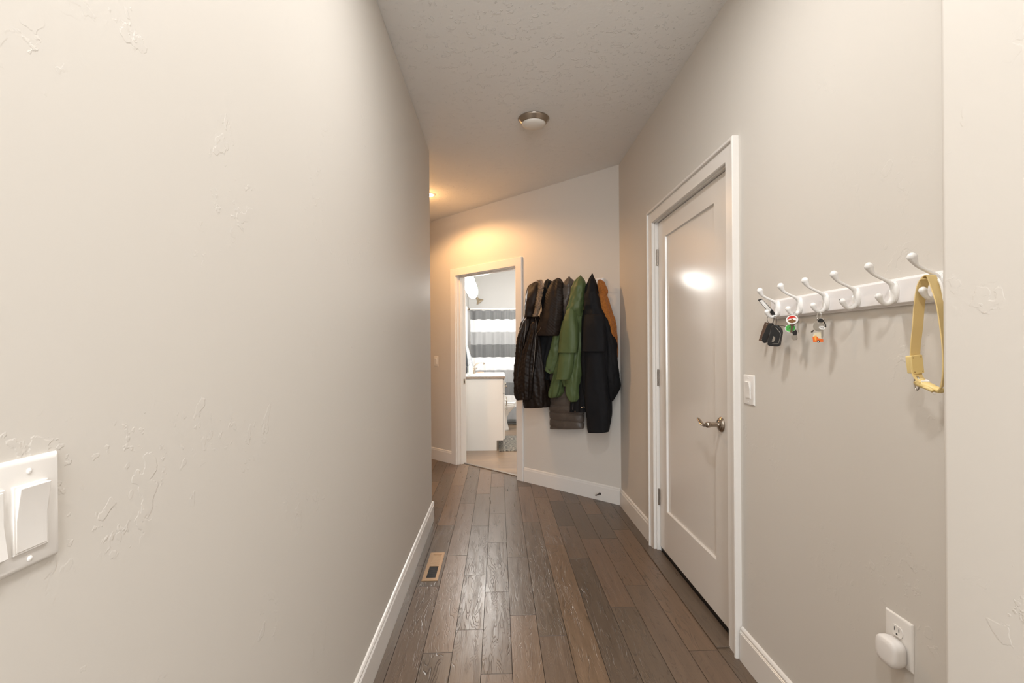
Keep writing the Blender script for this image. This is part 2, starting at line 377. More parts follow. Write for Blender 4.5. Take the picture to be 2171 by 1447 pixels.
# --- floor: one mesh, planks with their own tone
SE = {-4: [3.5, 2.6], -3: [3.98, 2.98, 2.03], -2: [4.23, 3.47, 2.72, 2.19, 1.3], -1: [3.72, 3.17, 2.525, 1.89, 1.1], 0: [4.3, 2.94, 2.30, 1.2],
      1: [3.53, 2.13, 1.3], 2: [4.1, 3.12, 1.6], 3: [4.0, 3.44, 2.90, 1.4], 4: [3.2, 2.35, 1.1], 5: [3.2, 2.56, 1.5], 6: [3.35, 2.0, 1.2]}
PWID = 0.1235; PX0 = 0.047
def planks():
    bm = NB(); uvl = bm.loops.layers.uv.new('uv'); ca = bm.loops.layers.float_color.new('pr')
    k0, k1 = -26, 25
    for k in range(k0, k1):
        x0 = PX0 + k*PWID; x1 = x0 + PWID
        ys = sorted(SE.get(k, [R.uniform(3.3, 4.2), R.uniform(2.2, 3.0), R.uniform(1.2, 1.9)]))
        while ys[-1] < 8.2: ys.append(ys[-1] + R.uniform(0.45, 1.15))
        while ys[0] > -4.95: ys.insert(0, ys[0] - R.uniform(0.45, 1.15))
        ys[0] = -4.98
        for a, b in zip(ys, ys[1:]):
            if x0 + a > DC + 0.15: continue
            if a > YB - 0.3 and x0 > 1.15: continue
            g, d = 0.0012, 0.0018; tone = 0.5 + (R.random() - 0.5)*0.85; ou, ov = R.random()*40, R.random()*40; c2, c3 = R.random(), R.random()**1.2
            T = [(x0+g, a+g, 0), (x1-g, a+g, 0), (x1-g, b-g, 0), (x0+g, b-g, 0)]; B = [(x0, a, -d), (x1, a, -d), (x1, b, -d), (x0, b, -d)]
            tv = [bm.verts.new(p) for p in T]; bv = [bm.verts.new(p) for p in B]
            for fi, f in enumerate([bm.faces.new(tv)] + [bm.faces.new([bv[i], bv[(i+1) % 4], tv[(i+1) % 4], tv[i]]) for i in range(4)]):
                f.material_index = 1 if fi else 0
                for l in f.loops:
                    l[uvl].uv = (l.vert.co.y + ou, l.vert.co.x + ov); l[ca] = (tone, c2, c3, 1)
    # cut at the oblique wall
    bmesh.ops.bisect_plane(bm, geom=bm.verts[:] + bm.edges[:] + bm.faces[:], plane_co=(0, DC + 0.11, 0), plane_no=(1, 1, 0), clear_outer=True)
    v = [bm.verts.new(p) for p in ((-3.2, -5, -0.02), (3.2, -5, -0.02), (3.2, YB, -0.02), (3.2, 1.7, -0.02), (-3.2, 8.1, -0.02))]; bm.faces.new(v)
    return bm
M['seam'] = mat('plank_seam', (0.035, 0.024, 0.017), 0.45)
fl = struct('floor', planks(), [M['floor'], M['seam']])
# bathroom floor (its own, lighter tile)
bm = NB(); TH = 0.10
bxl, bxr, byf = -0.53, 1.35, 8.86
poly = [(bxl, DC + 0.115 - bxl), (bxr, DC + 0.115 - bxr), (bxr, byf), (bxl, byf)]
prism(bm, poly, lambda a, b: Vector((a, b, -0.02)), lambda a, b: Vector((a, b, 0.004)))
struct('floor_bathroom', bm, M['bfloor'])
# --- ceiling
bm = NB(); box(bm, -3.2, 3.2, -5.1, 9.1, HC, HC + 0.1)
struct('ceiling', bm, M['ceil'])
# --- left wall (a solid block end with rounded corner)
bm = NB(); box(bm, LX - WT, LX, YB - 0.0, YL, 0, HC)
struct('wall_left', bm, M['wall'], bevel=0.012, seg=4)
# --- right wall with door opening
DY0, DY1, DZ = 2.022, 3.008, 2.06
bm = NB()
box(bm, RX, RX + WT, YJ, DY0, 0, HC); box(bm, RX, RX + WT, DY1, DC - RX + 0.1, 0, HC); box(bm, RX, RX + WT, DY0, DY1, DZ, HC)
struct('wall_right', bm, M['wall'])
bm = NB(); box(bm, XJ, RX + WT, YB, YJ, 0, HC)
struct('wall_right_near', bm, M['wall'], bevel=0.012, seg=4)
# --- oblique wall with bathroom opening
sA = to_s(onD(1097, 800, DC - 0.0)); sA, sB = 1.128, 2.042     # opening
BZ = 2.075
TD = 0.115
bm = NB()
dbox(bm, -0.5, sA, -TD, 0, 0, HC); dbox(bm, sB, 4.6, -TD, 0, 0, HC); dbox(bm, sA, sB, -TD, 0, BZ, HC)
struct('wall_back', bm, M['wall'])
# side hall to the left, beyond the left wall
bm = NB(); box(bm, -2.6, LX - WT + 0.02, YL - WT, YL, 0, HC); struct('wall_side_hall', bm, M['wall'])
bm = NB(); box(bm, -2.73, -2.6, YL - WT, 7.7, 0, HC); struct('wall_side_hall_end', bm, M['wall'])
# bathroom shell
bm = NB(); box(bm, bxl - 0.1, bxl, DC + TD*1.2 - bxl, byf, 0, HC); struct('wall_bathroom_left', bm, M['bwall'])
bm = NB(); box(bm, bxr, bxr + 0.1, 3.6, byf, 0, HC); struct('wall_bathroom_right', bm, M['bwall'])
bm = NB(); box(bm, bxl - 0.1, bxr + 0.1, byf, byf + 0.1, 0, HC); struct('wall_bathroom_back', bm, M['bwall'])
# room behind the camera
bm = NB(); box(bm, -3.1, LX, YB - 0.13, YB, 0, HC); box(bm, RX, 3.1, YB - 0.13, YB, 0, HC); box(bm, XJ, RX, YB-0.13, YB, 0, HC); struct('wall_room_front', bm, M['wall'])
bm = NB(); box(bm, -3.2, -3.1, -5, YB, 0, HC); struct('wall_room_left', bm, M['wall'])
bm = NB(); box(bm, 3.1, 3.2, -5, YB, 0, HC); struct('wall_room_right', bm, M['wall'])
bm = NB(); box(bm, -3.2, -1.3, -5.1, -5, 0, HC); box(bm, 1.5, 3.2, -5.1, -5, 0, HC); box(bm, -1.3, 1.5, -5.1, -5, 0, 0.65); box(bm, -1.3, 1.5, -5.1, -5, 2.65, HC)
struct('wall_room_back', bm, M['wall'])
wr = thing('window_1', (0.1, -5.05, 0.65), None, None, kind='structure')
bm = NB()
for a, b, c, d in ((-1.3, 1.5, 0.65, 0.71), (-1.3, 1.5, 2.59, 2.65), (-1.3, -1.24, 0.71, 2.59), (1.44, 1.5, 0.71, 2.59), (0.07, 0.13, 0.71, 2.59)): box(bm, a, b, -5.09, -5.02, c, d)
obj('window_frame', bm, M['trim'], wr)
bm = NB(); box(bm, -1.24, 1.44, -5.07, -5.064, 0.71, 2.59); obj('window_pane', bm, M['glass'], wr)

# --- baseboards: profile (out, up)
BP = [(0, 0), (0.0145, 0), (0.0145, 0.112), (0.0125, 0.1135), (0.0125, 0.1165), (0.0105, 0.118), (0.0105, 0.127), (0.006, 0.133), (0, 0.135)]
def baseb(name, f, a, b):
    bm = NB(); prism(bm, BP, lambda o, z: f(a, o, z), lambda o, z: f(b, o, z)); struct(name, bm, M['trim'])
baseb('baseboard_left', lambda t, o, z: Vector((LX + o, t, z)), YB, YL + 0.0145)
baseb('baseboard_left_end', lambda t, o, z: Vector((t, YL + o, z)), LX + 0.0145, -2.6)
baseb('baseboard_right_far', lambda t, o, z: Vector((RX - o, t, z)), 3.083, DC - RX - 0.001)
baseb('baseboard_right_near', lambda t, o, z: Vector((RX - o, t, z)), YJ, 1.936)
sCR = 1.128 - 0.09; sCL = 2.042 + 0.085
baseb('baseboard_back_right', lambda t, o, z: wl(t, o, z), 0.006, sCR + 0.012)
baseb('baseboard_back_left', lambda t, o, z: wl(t, o, z), sCL - 0.01, 4.5)
baseb('baseboard_jog', lambda t, o, z: Vector((XJ - o, t, z)), YB, YJ)

# --- door casing builder; f(a, out, z): a along the wall
def casing(name, f, a0, a1, zt, parent, w=0.083, flat=False):
    bm = NB()
    pr = [(0, 0), (0, 0.013), (0.004, 0.017), (w - 0.016, 0.017), (w - 0.016, 0.024), (w - 0.013, 0.027), (w - 0.003, 0.027), (w, 0.024), (w, 0)]  # (distance from opening, out)
    if flat: pr = [(0, 0), (0, 0.015), (0.003, 0.018), (w - 0.003, 0.018), (w, 0.015), (w, 0)]
    # mitred: each profile point sweeps left jamb, head, right jamb
    path = [lambda q, o: f(a0 - q, o, 0.0), lambda q, o: f(a0 - q, o, zt + q), lambda q, o: f(a1 + q, o, zt + q), lambda q, o: f(a1 + q, o, 0.0)]
    rs = [[p(q, o) for q, o in pr] for p in path]
    rings(bm, rs)
    return obj(name, bm, M['trim'], parent)

# --- hall door (structure with parts)
d1 = thing('door_1', (RX, 2.515, 0), 'white one-panel door with lever handle in the right wall', 'door', kind='structure')
fX = lambda a, o, z: Vector((RX - o, a, z))
casing('door_casing', fX, DY0 + 0.003, DY1 - 0.003, DZ - 0.012, d1)
bm = NB()
for a, b, c, d in ((DY0, DY0 + 0.016, 0, DZ), (DY1 - 0.016, DY1, 0, DZ), (DY0, DY1, DZ - 0.016, DZ)): box(bm, RX - 0.0005, RX + WT, a, b, c, d)
box(bm, RX + 0.062, RX + 0.075, DY0 + .016, DY1 - 0.016, DZ - 0.03, DZ - 0.016); box(bm, RX + 0.062, RX + 0.075, DY1 - 0.03, DY1 - 0.016, 0, DZ - 0.016)
box(bm, RX + 0.062, RX + 0.075, DY0 + .016, DY0 + 0.03, 0, DZ - 0.016)
obj('door_jamb', bm, M['trim'], d1)
# slab with recessed shaker panel
X0 = RX + 0.018; a0, a1, z0, z1 = DY0 + 0.018, DY1 - 0.019, 0.032, DZ - 0.019
pa0, pa1, pz0, pz1 = 2.212, 2.868, 0.283, 1.935
bm = NB()
def ringf(bm, X, A, Z): return [bm.verts.new((X, a, z)) for a, z in ((A[0], Z[0]), (A[1], Z[0]), (A[1], Z[1]), (A[0], Z[1]))]
r0 = ringf(bm, X0 + 0.040, (a0, a1), (z0, z1)); r1 = ringf(bm, X0, (a0, a1), (z0, z1)); r2 = ringf(bm, X0, (pa0, pa1), (pz0, pz1))
r3 = ringf(bm, X0 + 0.012, (pa0 + 0.0035, pa1 - 0.0035), (pz0 + 0.0035, pz1 - 0.0035))
bm.faces.new(r0); bm.faces.new(r3)
for p, q in ((r0, r1), (r1, r2), (r2, r3)):
    for i in range(4): bm.faces.new([p[i], p[(i+1) % 4], q[(i+1) % 4], q[i]])
obj('door_slab', bm, M['doorp'], d1, bevel=0.0015)
bm = NB(); box(bm, X0 + 0.006, X0 + 0.05, a0, a1, 0.004, 0.030); obj('door_gap_shade', bm, M['gapshade'], d1)  # dark strip put in as the shade of the gap below the slab
for hz in (1.829, 1.080, 0.337):
    bm = NB(); yh = a1 + 0.004
    lathe(bm, (X0 - 0.006, yh, hz - 0.051), (0, 0, 1), [(0, 0.003), (0.001, 0.0055)] + [(0.001 + 0.02*i + e_, 0.0062 if e_ in (0.001, 0.019) else 0.005) for i in range(5) for e_ in (0.0, 0.001, 0.019, 0.0199)] + [(0.1025, 0.0045), (0.104, 0.002)], 16)
    box(bm, X0 - 0.004, X0 - 0.001, yh - 0.012, yh + 0.010, hz - 0.05, hz + 0.05)
    obj('hinge', bm, M['hinge'], d1)
hp = Vector((X0, 2.149, 0.920))
bm = NB(); lathe(bm, hp, (-1, 0, 0), [(0, 0.034), (0.004, 0.034), (0.006, 0.031), (0.008, 0.0305), (0.010, 0.0265), (0.013, 0.024), (0.014, 0.017), (0.016, 0.015)], 36)
hd = obj('door_handle', bm, M['nickel'], d1, smooth=True, bevel=0.0004)
bm = NB(); lathe(bm, hp + Vector((-0.014, 0, 0)), (-1, 0, 0), [(0, 0.013), (0.004, 0.0105), (0.010, 0.010), (0.032, 0.010), (0.036, 0.0105), (0.040, 0.0135), (0.050, 0.0145), (0.056, 0.012), (0.058, 0.007), (0.059, 0.002)], 28)
obj('neck', bm, M['nickel'], hd, smooth=True)
bm = NB(); hx = X0 - 0.062
tube(bm, [(hx, 2.150, 0.920), (hx, 2.168, 0.915), (hx - 0.001, 2.192, 0.912), (hx - 0.002, 2.216, 0.918), (hx - 0.002, 2.238, 0.929), (hx - 0.001, 2.256, 0.934), (hx, 2.266, 0.933)],
     [0.011, 0.0115, 0.0105, 0.0095, 0.008, 0.006, 0.0025], 16, flat=((0, -0.3, 1), 0.62))
obj('lever', bm, M['nickel'], hd, smooth=True)
# wooden threshold board in front of the hall door
bm = NB(); prism(bm, [(RX - 0.075, DY0 - 0.01), (RX + 0.02, DY0 - 0.01), (RX + 0.02, DY1 + 0.006), (RX - 0.075, DY1 + 0.006)], lambda a, b: Vector((a, b, 0)), lambda a, b: Vector((a, b, 0.007)))
uvl = bm.loops.layers.uv.new('uv'); ca = bm.loops.layers.float_color.new('pr')
for f_ in bm.faces:
    for l in f_.loops: l[uvl].uv = (l.vert.co.y + 3.3, l.vert.co.x + 9); l[ca] = (0.35, .4, .2, 1)
thb = struct('trim_1', bm, M['floor'], bevel=0.003)

# --- bathroom doorway (cased opening)
d2 = thing('door_2', wl((sA + sB)/2, 0, 0), 'white cased bathroom doorway standing open in the back wall', 'doorway', kind='structure')
fD = lambda a, o, z: wl(a, o, z)
casing('door_casing', fD, sA + 0.008, sB - 0.004, BZ - 0.010, d2, 0.080, True)
bm = NB()
dbox(bm, sA, sA + 0.016, -TD - 0.006, 0.0005, 0, BZ); dbox(bm, sB - 0.016, sB, -TD - 0.006, 0.0005, 0, BZ); dbox(bm, sA, sB, -TD - 0.006, 0.0005, BZ - 0.016, BZ)
obj('door_jamb', bm, M['trim'], d2)
bm = NB()
dbox(bm, sB - 0.030, sB - 0.016, -0.075, -0.035, 0, BZ - 0.016); dbox(bm, sA + 0.016, sA + 0.030, -0.075, -0.035, 0, BZ - 0.016); dbox(bm, sA + 0.016, sB - 0.016, -0.075, -0.035, BZ - 0.030, BZ - 0.016)
obj('door_stop_strip', bm, M['trim'], d2, bevel=0.002)
bm = NB(); dbox(bm, sB - 0.0175, sB - 0.0155, -0.112, -0.080, 0.875, 0.935); sp_ = obj('strike_plate', bm, M['nickel'], d2)
bm = NB(); dbox(bm, sB - 0.0182, sB - 0.0172, -0.104, -0.090, 0.892, 0.918); obj('strike_hole', bm, M['slot'], sp_)
bm = NB(); prism(bm, [(-0.070, 0), (-0.066, 0.008), (-0.050, 0.010), (-0.034, 0.008), (-0.030, 0)], lambda o, z: wl(sA + 0.016, o - 0.04, z), lambda o, z: wl(sB - 0.016, o - 0.04, z))
obj('threshold_strip', bm, M['strip'], d2)

# ================================================================== ELECTRICAL
def bevel_plate(name, f, a0, a1, z0, z1, parent=None, **k):
    """plate with sloped rim; f(a,out,z)"""
    bm = NB(); g = 0.007
    rs = [[f(A0, o, Z0), f(A1, o, Z0), f(A1, o, Z1), f(A0, o, Z1)] for A0, A1, Z0, Z1, o in
          ((a0, a1, z0, z1, 0), (a0, a1, z0, z1, 0.0018), (a0 + g*.35, a1 - g*.35, z0 + g*.35, z1 - g*.35, 0.0045), (a0 + g, a1 - g, z0 + g, z1 - g, 0.006))]
    rings(bm, rs); return obj(name, bm, M['plate'], parent, bevel=0.0012, seg=2, **k)
def rocker(f, ac, zc, parent, up=True, w=0.034, h=0.066):
    bm = NB(); a0, a1 = ac - w/2, ac + w/2
    rings(bm, [[f(x, o, z) for x, z in ((a0-e_, zc-h/2-e_), (a1+e_, zc-h/2-e_), (a1+e_, zc+h/2+e_), (a0-e_, zc+h/2+e_))] for e_, o in ((0.0022, 0.004), (0.0022, 0.0078), (0.0015, 0.0084))])
    fr = obj('switch_frame', bm, M['plate'], parent, bevel=0.0006)
    bm = NB(); t = 1 if up else -1
    prof = [(-h/2, 0.006), (-h/2, 0.0135 if not up else 0.0090), (0, 0.0092), (h/2, 0.0140 if up else 0.0090), (h/2, 0.006)]
    prism(bm, prof, lambda z, o: f(a0, o, zc + z), lambda z, o: f(a1, o, zc + z))
    obj('rocker', bm, M['plate'], fr, bevel=0.0008)
def screw(f, a, z, parent):
    bm = NB(); c = f(a, 0.0055, z); n = f(a, 1, z) - f(a, 0, z)
    lathe(bm, c, n, [(0, 0.0032), (0.001, 0.003), (0.0019, 0.0018), (0.0021, 0.0003)], 16); obj('screw', bm, M['plate'], parent, smooth=True)
fL = lambda a, o, z: Vector((LX + o, a, z))
fR = lambda a, o, z: Vector((RX - o, a, z))
# two-gang plate on the left wall beside the camera
sw = thing('light_switch', (LX, 0.495, 1.042), 'large white two-gang rocker switch plate on the left wall beside the camera', 'light switch')
bevel_plate('switch_plate', fL, 0.431, 0.560, 1.043, 1.159, sw)
for ac, up in ((0.5230, True), (0.4770, False)):
    rocker(fL, ac, 1.0975, sw, up)
    screw(fL, ac, 1.145, sw); screw(fL, ac, 1.053, sw)
sw = thing('light_switch', (RX, 1.865, 1.04), 'white single rocker switch on the right wall beside the hall door casing', 'light switch')
bevel_plate('switch_plate', fR, 1.828, 1.909, 1.042, 1.159, sw)
rocker(fR, 1.8685, 1.1005, sw, True, 0.032, 0.062); screw(fR, 1.8685, 1.148, sw); screw(fR, 1.8685, 1.053, sw)
sf = to_s(onD(925, 765, DC))
sw = thing('light_switch', wl(sf, 0, 1.07), 'small far switch on the warm-lit back wall left of the bathroom doorway', 'light switch')
bevel_plate('switch_plate', fD, sf - 0.037, sf + 0.037, 1.07, 1.188, sw)
rocker(fD, sf, 1.129, sw, True, 0.032, 0.062)
# outlet
ot = thing('wall_outlet', (RX, 1.16, 0.485), 'white duplex wall outlet low on the right wall', 'outlet')
bevel_plate('outlet_plate', fR, 1.123, 1.205, 0.487, 0.604, ot)
for zc in (0.566, 0.525):
    bm = NB(); pl_ = [(x, min(max(y, -0.0135), 0.0135)) for x, y in ell(0.0170, 0.0170, 40)]
    slab(bm, (RX - 0.0062, 1.164, zc), (0, 1, 0), (0, 0, 1), (1, 0, 0), pl_, 0.004); rc = obj('socket', bm, M['plate'], ot, bevel=0.0006)
    for k, (dy, dz, w, h) in enumerate(((-0.0065, 0.004, 0.0018, 0.0075), (0.0065, 0.004, 0.0018, 0.009))):
        bm = NB(); box(bm, RX - 0.0086, RX - 0.0080, 1.164 + dy - w/2, 1.164 + dy + w/2, zc + dz - h/2, zc + dz + h/2); obj('slot', bm, M['slot'], rc)
    bm = NB(); lathe(bm, (RX - 0.0079, 1.164, zc - 0.0075), (-1, 0, 0), [(0, 0.0025), (0.0007, 0.0025)], 14); obj('ground_hole', bm, M['slot'], rc)
# squarish plug-in dome
bm = NB(); c = Vector((RX - 0.0095, 1.164, 0.5185))
def sup(a, b, n, e=3.2): return [(math.copysign(abs(math.cos(2*PI*i/n))**(2/e), math.cos(2*PI*i/n))*a, math.copysign(abs(math.sin(2*PI*i/n))**(2/e), math.sin(2*PI*i/n))*b) for i in range(n)]
rs = [[c + Vector((-o, x, z)) for x, z in sup(w, h, 56)] for o, w, h in ((0, 0.030, 0.029), (0.001, 0.0315, 0.031), (0.012, 0.0335, 0.033), (0.022, 0.0335, 0.033), (0.027, 0.0325, 0.032), (0.030, 0.0290, 0.0285), (0.0315, 0.020, 0.020), (0.0318, 0.008, 0.008))]
rings(bm, rs); pg = obj('plug_in_sensor', bm, M['plug'], None, smooth=True, loc=(RX - 0.0095, 1.164, 0.4855))
tag(pg, 'rounded square white plug-in device covering the lower socket of the outlet', 'plug-in device')

# ================================================================== CEILING LAMPS
def flush_lamp(loc, label):
    t = thing('ceiling_lamp', loc, label, 'ceiling light'); bm = NB()
    lathe(bm, loc, (0, 0, -1), [(0, 0.100), (0.003, 0.101), (0.010, 0.096), (0.022, 0.086), (0.030, 0.080), (0.033, 0.077), (0.028, 0.073)], 48)
    obj('trim_ring', bm, M['nickel'], t, smooth=True)
    bm = NB(); lathe(bm, Vector(loc) + Vector((0, 0, -0.02)), (0, 0, -1), [(0, 0.074), (0.014, 0.076), (0.022, 0.072), (0.030, 0.056), (0.035, 0.032), (0.037, 0.012), (0.0375, 0.001)], 48)
    obj('glass_dome', bm, M['frost'], t, smooth=True); return t
flush_lamp((0.240, 3.105, HC), 'round nickel ceiling light with frosted dome, unlit, over the hall')
def recessed(loc, label, cat='recessed light'):
    t = thing('recessed_light', loc, label, cat); bm = NB()
    lathe(bm, loc, (0, 0, -1), [(0, 0.074), (0.004, 0.072), (0.006, 0.064), (0.0065, 0.058), (0.004, 0.052), (0.001, 0.050)], 40)
    obj('trim_ring', bm, M['white'], t, smooth=True)
    bm = NB(); lathe(bm, loc, (0, 0, -1), [(0, 0.050), (0.008, 0.048), (0.014, 0.036), (0.017, 0.018), (0.018, 0.001)], 32)
    obj('bulb', bm, M['lamp'], t, smooth=True, label='glowing warm bulb')
recessed((-0.66, 4.64, HC), 'small glowing recessed ceiling light at the end of the left wall')
for q, lb in (((0.22, 1.35, HC), 'recessed light in the hall ceiling above the key hooks'), ((0.05, 0.1, HC), 'recessed light in the ceiling directly over the camera')): recessed(q, lb)
flush_lamp((0.1, -1.1, HC), 'round ceiling light in the room behind the camera')
flush_lamp((0.45, 7.0, HC), 'added round fill light in the bathroom ceiling, out of view')  # unseen fixture added to go with the bathroom fill

# ================================================================== FLOOR VENT
vx0, vx1, vy0, vy1 = -0.428, -0.340, 2.658, 3.020
vt = thing('floor_vent', ((vx0+vx1)/2, (vy0+vy1)/2, 0), 'tan metal floor register beside the left baseboard', 'vent')
bm = NB(); gx0, gx1 = vx0 + 0.020, vx1 - 0.016; halves = [(vy0 + 0.030, (vy0+vy1)/2 - 0.006), ((vy0+vy1)/2 + 0.006, vy1 - 0.028)]
def bar(bm, x0, x1, y0, y1, h=0.0045, t=0.001):
    box(bm, x0, x1, y0, y1, 0.0003, h)
bar(bm, vx0, gx0, vy0, vy1); bar(bm, gx1, vx1, vy0, vy1); bar(bm, gx0, gx1, vy0, halves[0][0]); bar(bm, gx0, gx1, halves[0][1], halves[1][0]); bar(bm, gx0, gx1, halves[1][1], vy1)
obj('vent_frame', bm, M['vent'], vt)
bm = NB()
box(bm, vx0 + 0.004, vx0 + 0.007, vy0 + 0.004, vy1 - 0.004, 0.004, 0.0055); box(bm, vx1 - 0.007, vx1 - 0.004, vy0 + 0.004, vy1 - 0.004, 0.004, 0.0055)
obj('frame_rib', bm, M['vent'], vt)
bm = NB(); box(bm, gx0, gx1, halves[0][0], halves[0][1], 0.0002, 0.0008); obj('open_duct', bm, M['slot'], vt)
for hi, (ya, yb) in enumerate(halves):
    n = 13
    bm = NB()
    for i in range(n):
        yc = ya + (yb - ya)*(i + 0.5)/n
        if hi == 0: hexa(bm, [(gx0, yc - 0.0014, 0.0009), (gx1, yc - 0.0014, 0.0009), (gx1, yc, 0.0009), (gx0, yc, 0.0009), (gx0, yc + 0.0, 0.0028), (gx1, yc + 0.0, 0.0028), (gx1, yc + 0.0014, 0.0028), (gx0, yc + 0.0014, 0.0028)])
        else: hexa(bm, [(gx0, yc - 0.006, 0.0009), (gx1, yc - 0.006, 0.0009), (gx1, yc + 0.005, 0.0009), (gx0, yc + 0.005, 0.0009), (gx0, yc - 0.005, 0.0040), (gx1, yc - 0.005, 0.0040), (gx1, yc + 0.003, 0.0025), (gx0, yc + 0.003, 0.0025)])
    obj('louvers', bm, M['slot'] if hi == 0 else M['vent'], vt, label='dark open louvers' if hi == 0 else 'closed tan louvers')

# spring door stop on the baseboard
ds = onD(1272, 1046, DC - 0.0145*1.414); sds = to_s(ds)
t = thing('door_stop', wl(sds, 0.0145, ds.z), 'small dark door stop screwed to the back baseboard near the corner', 'door stop')
bm = NB(); lathe(bm, wl(sds, 0.0142, ds.z), ND, [(0, 0.011), (0.003, 0.011), (0.006, 0.008), (0.014, 0.005), (0.055, 0.0036)], 20); obj('stem', bm, M['darksteel'], t, smooth=True)
bm = NB(); lathe(bm, wl(sds, 0.068, ds.z), ND, [(0, 0.006), (0.008, 0.0065), (0.010, 0.004)], 16); obj('tip', bm, M['hinge'], t, smooth=True)

# ================================================================== HOOK RAILS
def hook(f, a, zc, parent, name='hook'):
    """double hook; f(a, out, z) with out measured from the board face, zc = base centre height"""
    bm = NB(); c = f(a, 0, zc); n = (f(a, 1, zc) - c); u = (f(a + 1, 0, zc) - c)
    rings(bm, [[c + n*o + u*x*k + Vector((0, 0, y*k)) for x, y in ell(0.0135, 0.027, 32)] for o, k in ((0, 1), (0.0015, 1), (0.004, 0.93), (0.0065, 0.80), (0.0085, 0.60), (0.0098, 0.35), (0.0102, 0.05))])
    tube(bm, [f(a, o, zc + z) for o, z in ((0.0015, 0.002), (0.0085, 0.019), (0.024, 0.029), (0.041, 0.037), (0.054, 0.045), (0.0615, 0.056), (0.064, 0.062))],
         [0.0085, 0.0060, 0.0042, 0.0039, 0.0046, 0.0080, 0.0096], 16)
    rings(bm, [circ(f(a, 0.0645, zc + 0.0625) + Vector((0, 0, 1))*0.0098*math.sin(t_), n, u, max(0.0098*math.cos(t_), 1e-4), 18) for t_ in [(-PI/2) + PI*i/8 for i in range(9)]])
    tube(bm, [f(a, o, zc + z) for o, z in ((0.001, 0.008), (0.003, -0.008), (0.008, -0.021), (0.017, -0.0280), (0.027, -0.0280), (0.035, -0.022), (0.0395, -0.014), (0.0405, -0.011))],
         [0.0085, 0.0085, 0.0068, 0.0052, 0.0048, 0.0055, 0.0074, 0.0080], 16)
    rings(bm, [circ(f(a, 0.0405, zc - 0.0105) + Vector((0, 0, 1))*0.0082*math.sin(t_), n, u, max(0.0082*math.cos(t_), 1e-4), 18) for t_ in [(-PI/2) + PI*i/8 for i in range(9)]])
    return obj(name, bm, M['hook'], parent, smooth=True)
def rail(f, a0, a1, z0, z1, th, parent):
    bm = NB(); rings(bm, [[f(x, o, z) for x, z in ((a0+g, z0+g), (a1-g, z0+g), (a1-g, z1-g), (a0+g, z1-g))] for o, g in ((0, 0), (th*.45, 0), (th*.55, 0.003), (th*.75, 0.0035), (th, 0.007))])
    obj('board', bm, M['board'], parent, bevel=0.001)
BT = 0.018; HZ = 1.400
kr = thing('hook_rail', (RX, 1.33, 1.366), 'white wooden key and coat hook rail on the right wall near the camera', 'hook rail')
rail(fR, 0.90, 1.692, 1.366, 1.434, BT, kr)
fH = lambda a, o, z: Vector((RX - BT - o, a, z))
HY = [1.640 - 0.1225*i for i in range(6)]
for y in HY: hook(fH, y, HZ, kr)
bm = NB(); p = onX(1781, 636, RX - BT); lathe(bm, (RX - BT + 0.001, p.y, p.z), (-1, 0, 0), [(0, 0.0035), (0.0014, 0.0035)], 16); obj('screw_hole', bm, M['slot'], kr)
# coat rail on the oblique wall
p = onD(1277, 588, DC - 0.02*1.41); zr = p.z; sr = to_s(p)
cr_ = thing('hook_rail', wl(0.6, 0, zr - 0.09), 'white wooden hook rail on the back wall behind the hanging coats', 'hook rail')
rail(fD, sr, sr + 0.80, zr - 0.120, zr, 0.020, cr_)
fDH = lambda a, o, z: wl(a, 0.020 + o, z)
for i in range(6): hook(fDH, sr + 0.075 + 0.13*i, zr - 0.078, cr_)

# ================================================================== KEYS (hung on the lower arms)
xh = RX - BT - 0.024           # middle of the lower arm
zb = HZ - 0.0285 - 0.005       # underside of the lower arm
def ringtube(bm, c, u, v, r, t=0.0009, r2=None): tube(bm, circ(c, u, v, r, 28, r2), t, 8, closed=True)
def on(px, py, X=xh): return onX(px, py, X)
UX = Vector((0, -1, 0)); UZ = Vector((0, 0, 1)); NX = Vector((-1, 0, 0))
# view-facing basis for flat charms (turned towards the hall)
VF = Vector((-0.80, -0.60, 0)); VU = UZ.cross(VF).normalized()   # VU points to the right as seen from the hall
k1 = thing('key_bunch', (xh, HY[0], zb - 0.10), 'black car key bunch with white label strap on the farthest hook', 'keys')
bm = NB(); ringtube(bm, on(1634, 676), VU, UZ, 0.0115, 0.0007, 0.0150); obj('key_ring', bm, M['darksteel'], k1, smooth=True)
bm = NB(); ringtube(bm, on(1643, 680), (VU + VF*0.6), UZ, 0.0085, 0.0007, 0.0165); obj('key_ring', bm, M['darksteel'], k1, smooth=True)
def local_slab(name, cpx, cpy, X, poly_px, th, m, parent, tilt=0, bevel=0.0):
    c = onX(cpx, cpy, X); sc = c.y / F * 1.03; bm = NB()
    slab(bm, c, VU, UZ, VF, [((x - cpx)*sc, -(y - cpy)*sc) for x, y in poly_px], th)
    return obj(name, bm, m, parent, bevel=bevel, seg=3), c
def Z4(pts, ox, oy, k): return [(ox + x / k, oy + y / k) for x, y in pts]
zk = 24.12; za, zb_ = 1600, 680
fob, c = local_slab('car_key_fob', 1643, 711, xh - 0.006, Z4([(960, 190), (1180, 220), (1290, 330), (1385, 470), (1400, 620), (1330, 980), (1290, 1230), (1190, 1310), (760, 1270), (690, 1200), (700, 1040), (800, 700), (880, 330)], za, zb_, zk), 0.013, M['black'], k1, bevel=0.0030)
def fobline(pts, r, m, nm, par):
    bm = NB(); sc = c.y / F * 1.03
    tube(bm, [c + VU*((x - 1643)*sc) + UZ*(-(y - 711)*sc) + VF*0.0068 for x, y in Z4(pts, za, zb_, zk)], r, 8, n=3); obj(nm, bm, m, par, smooth=True)
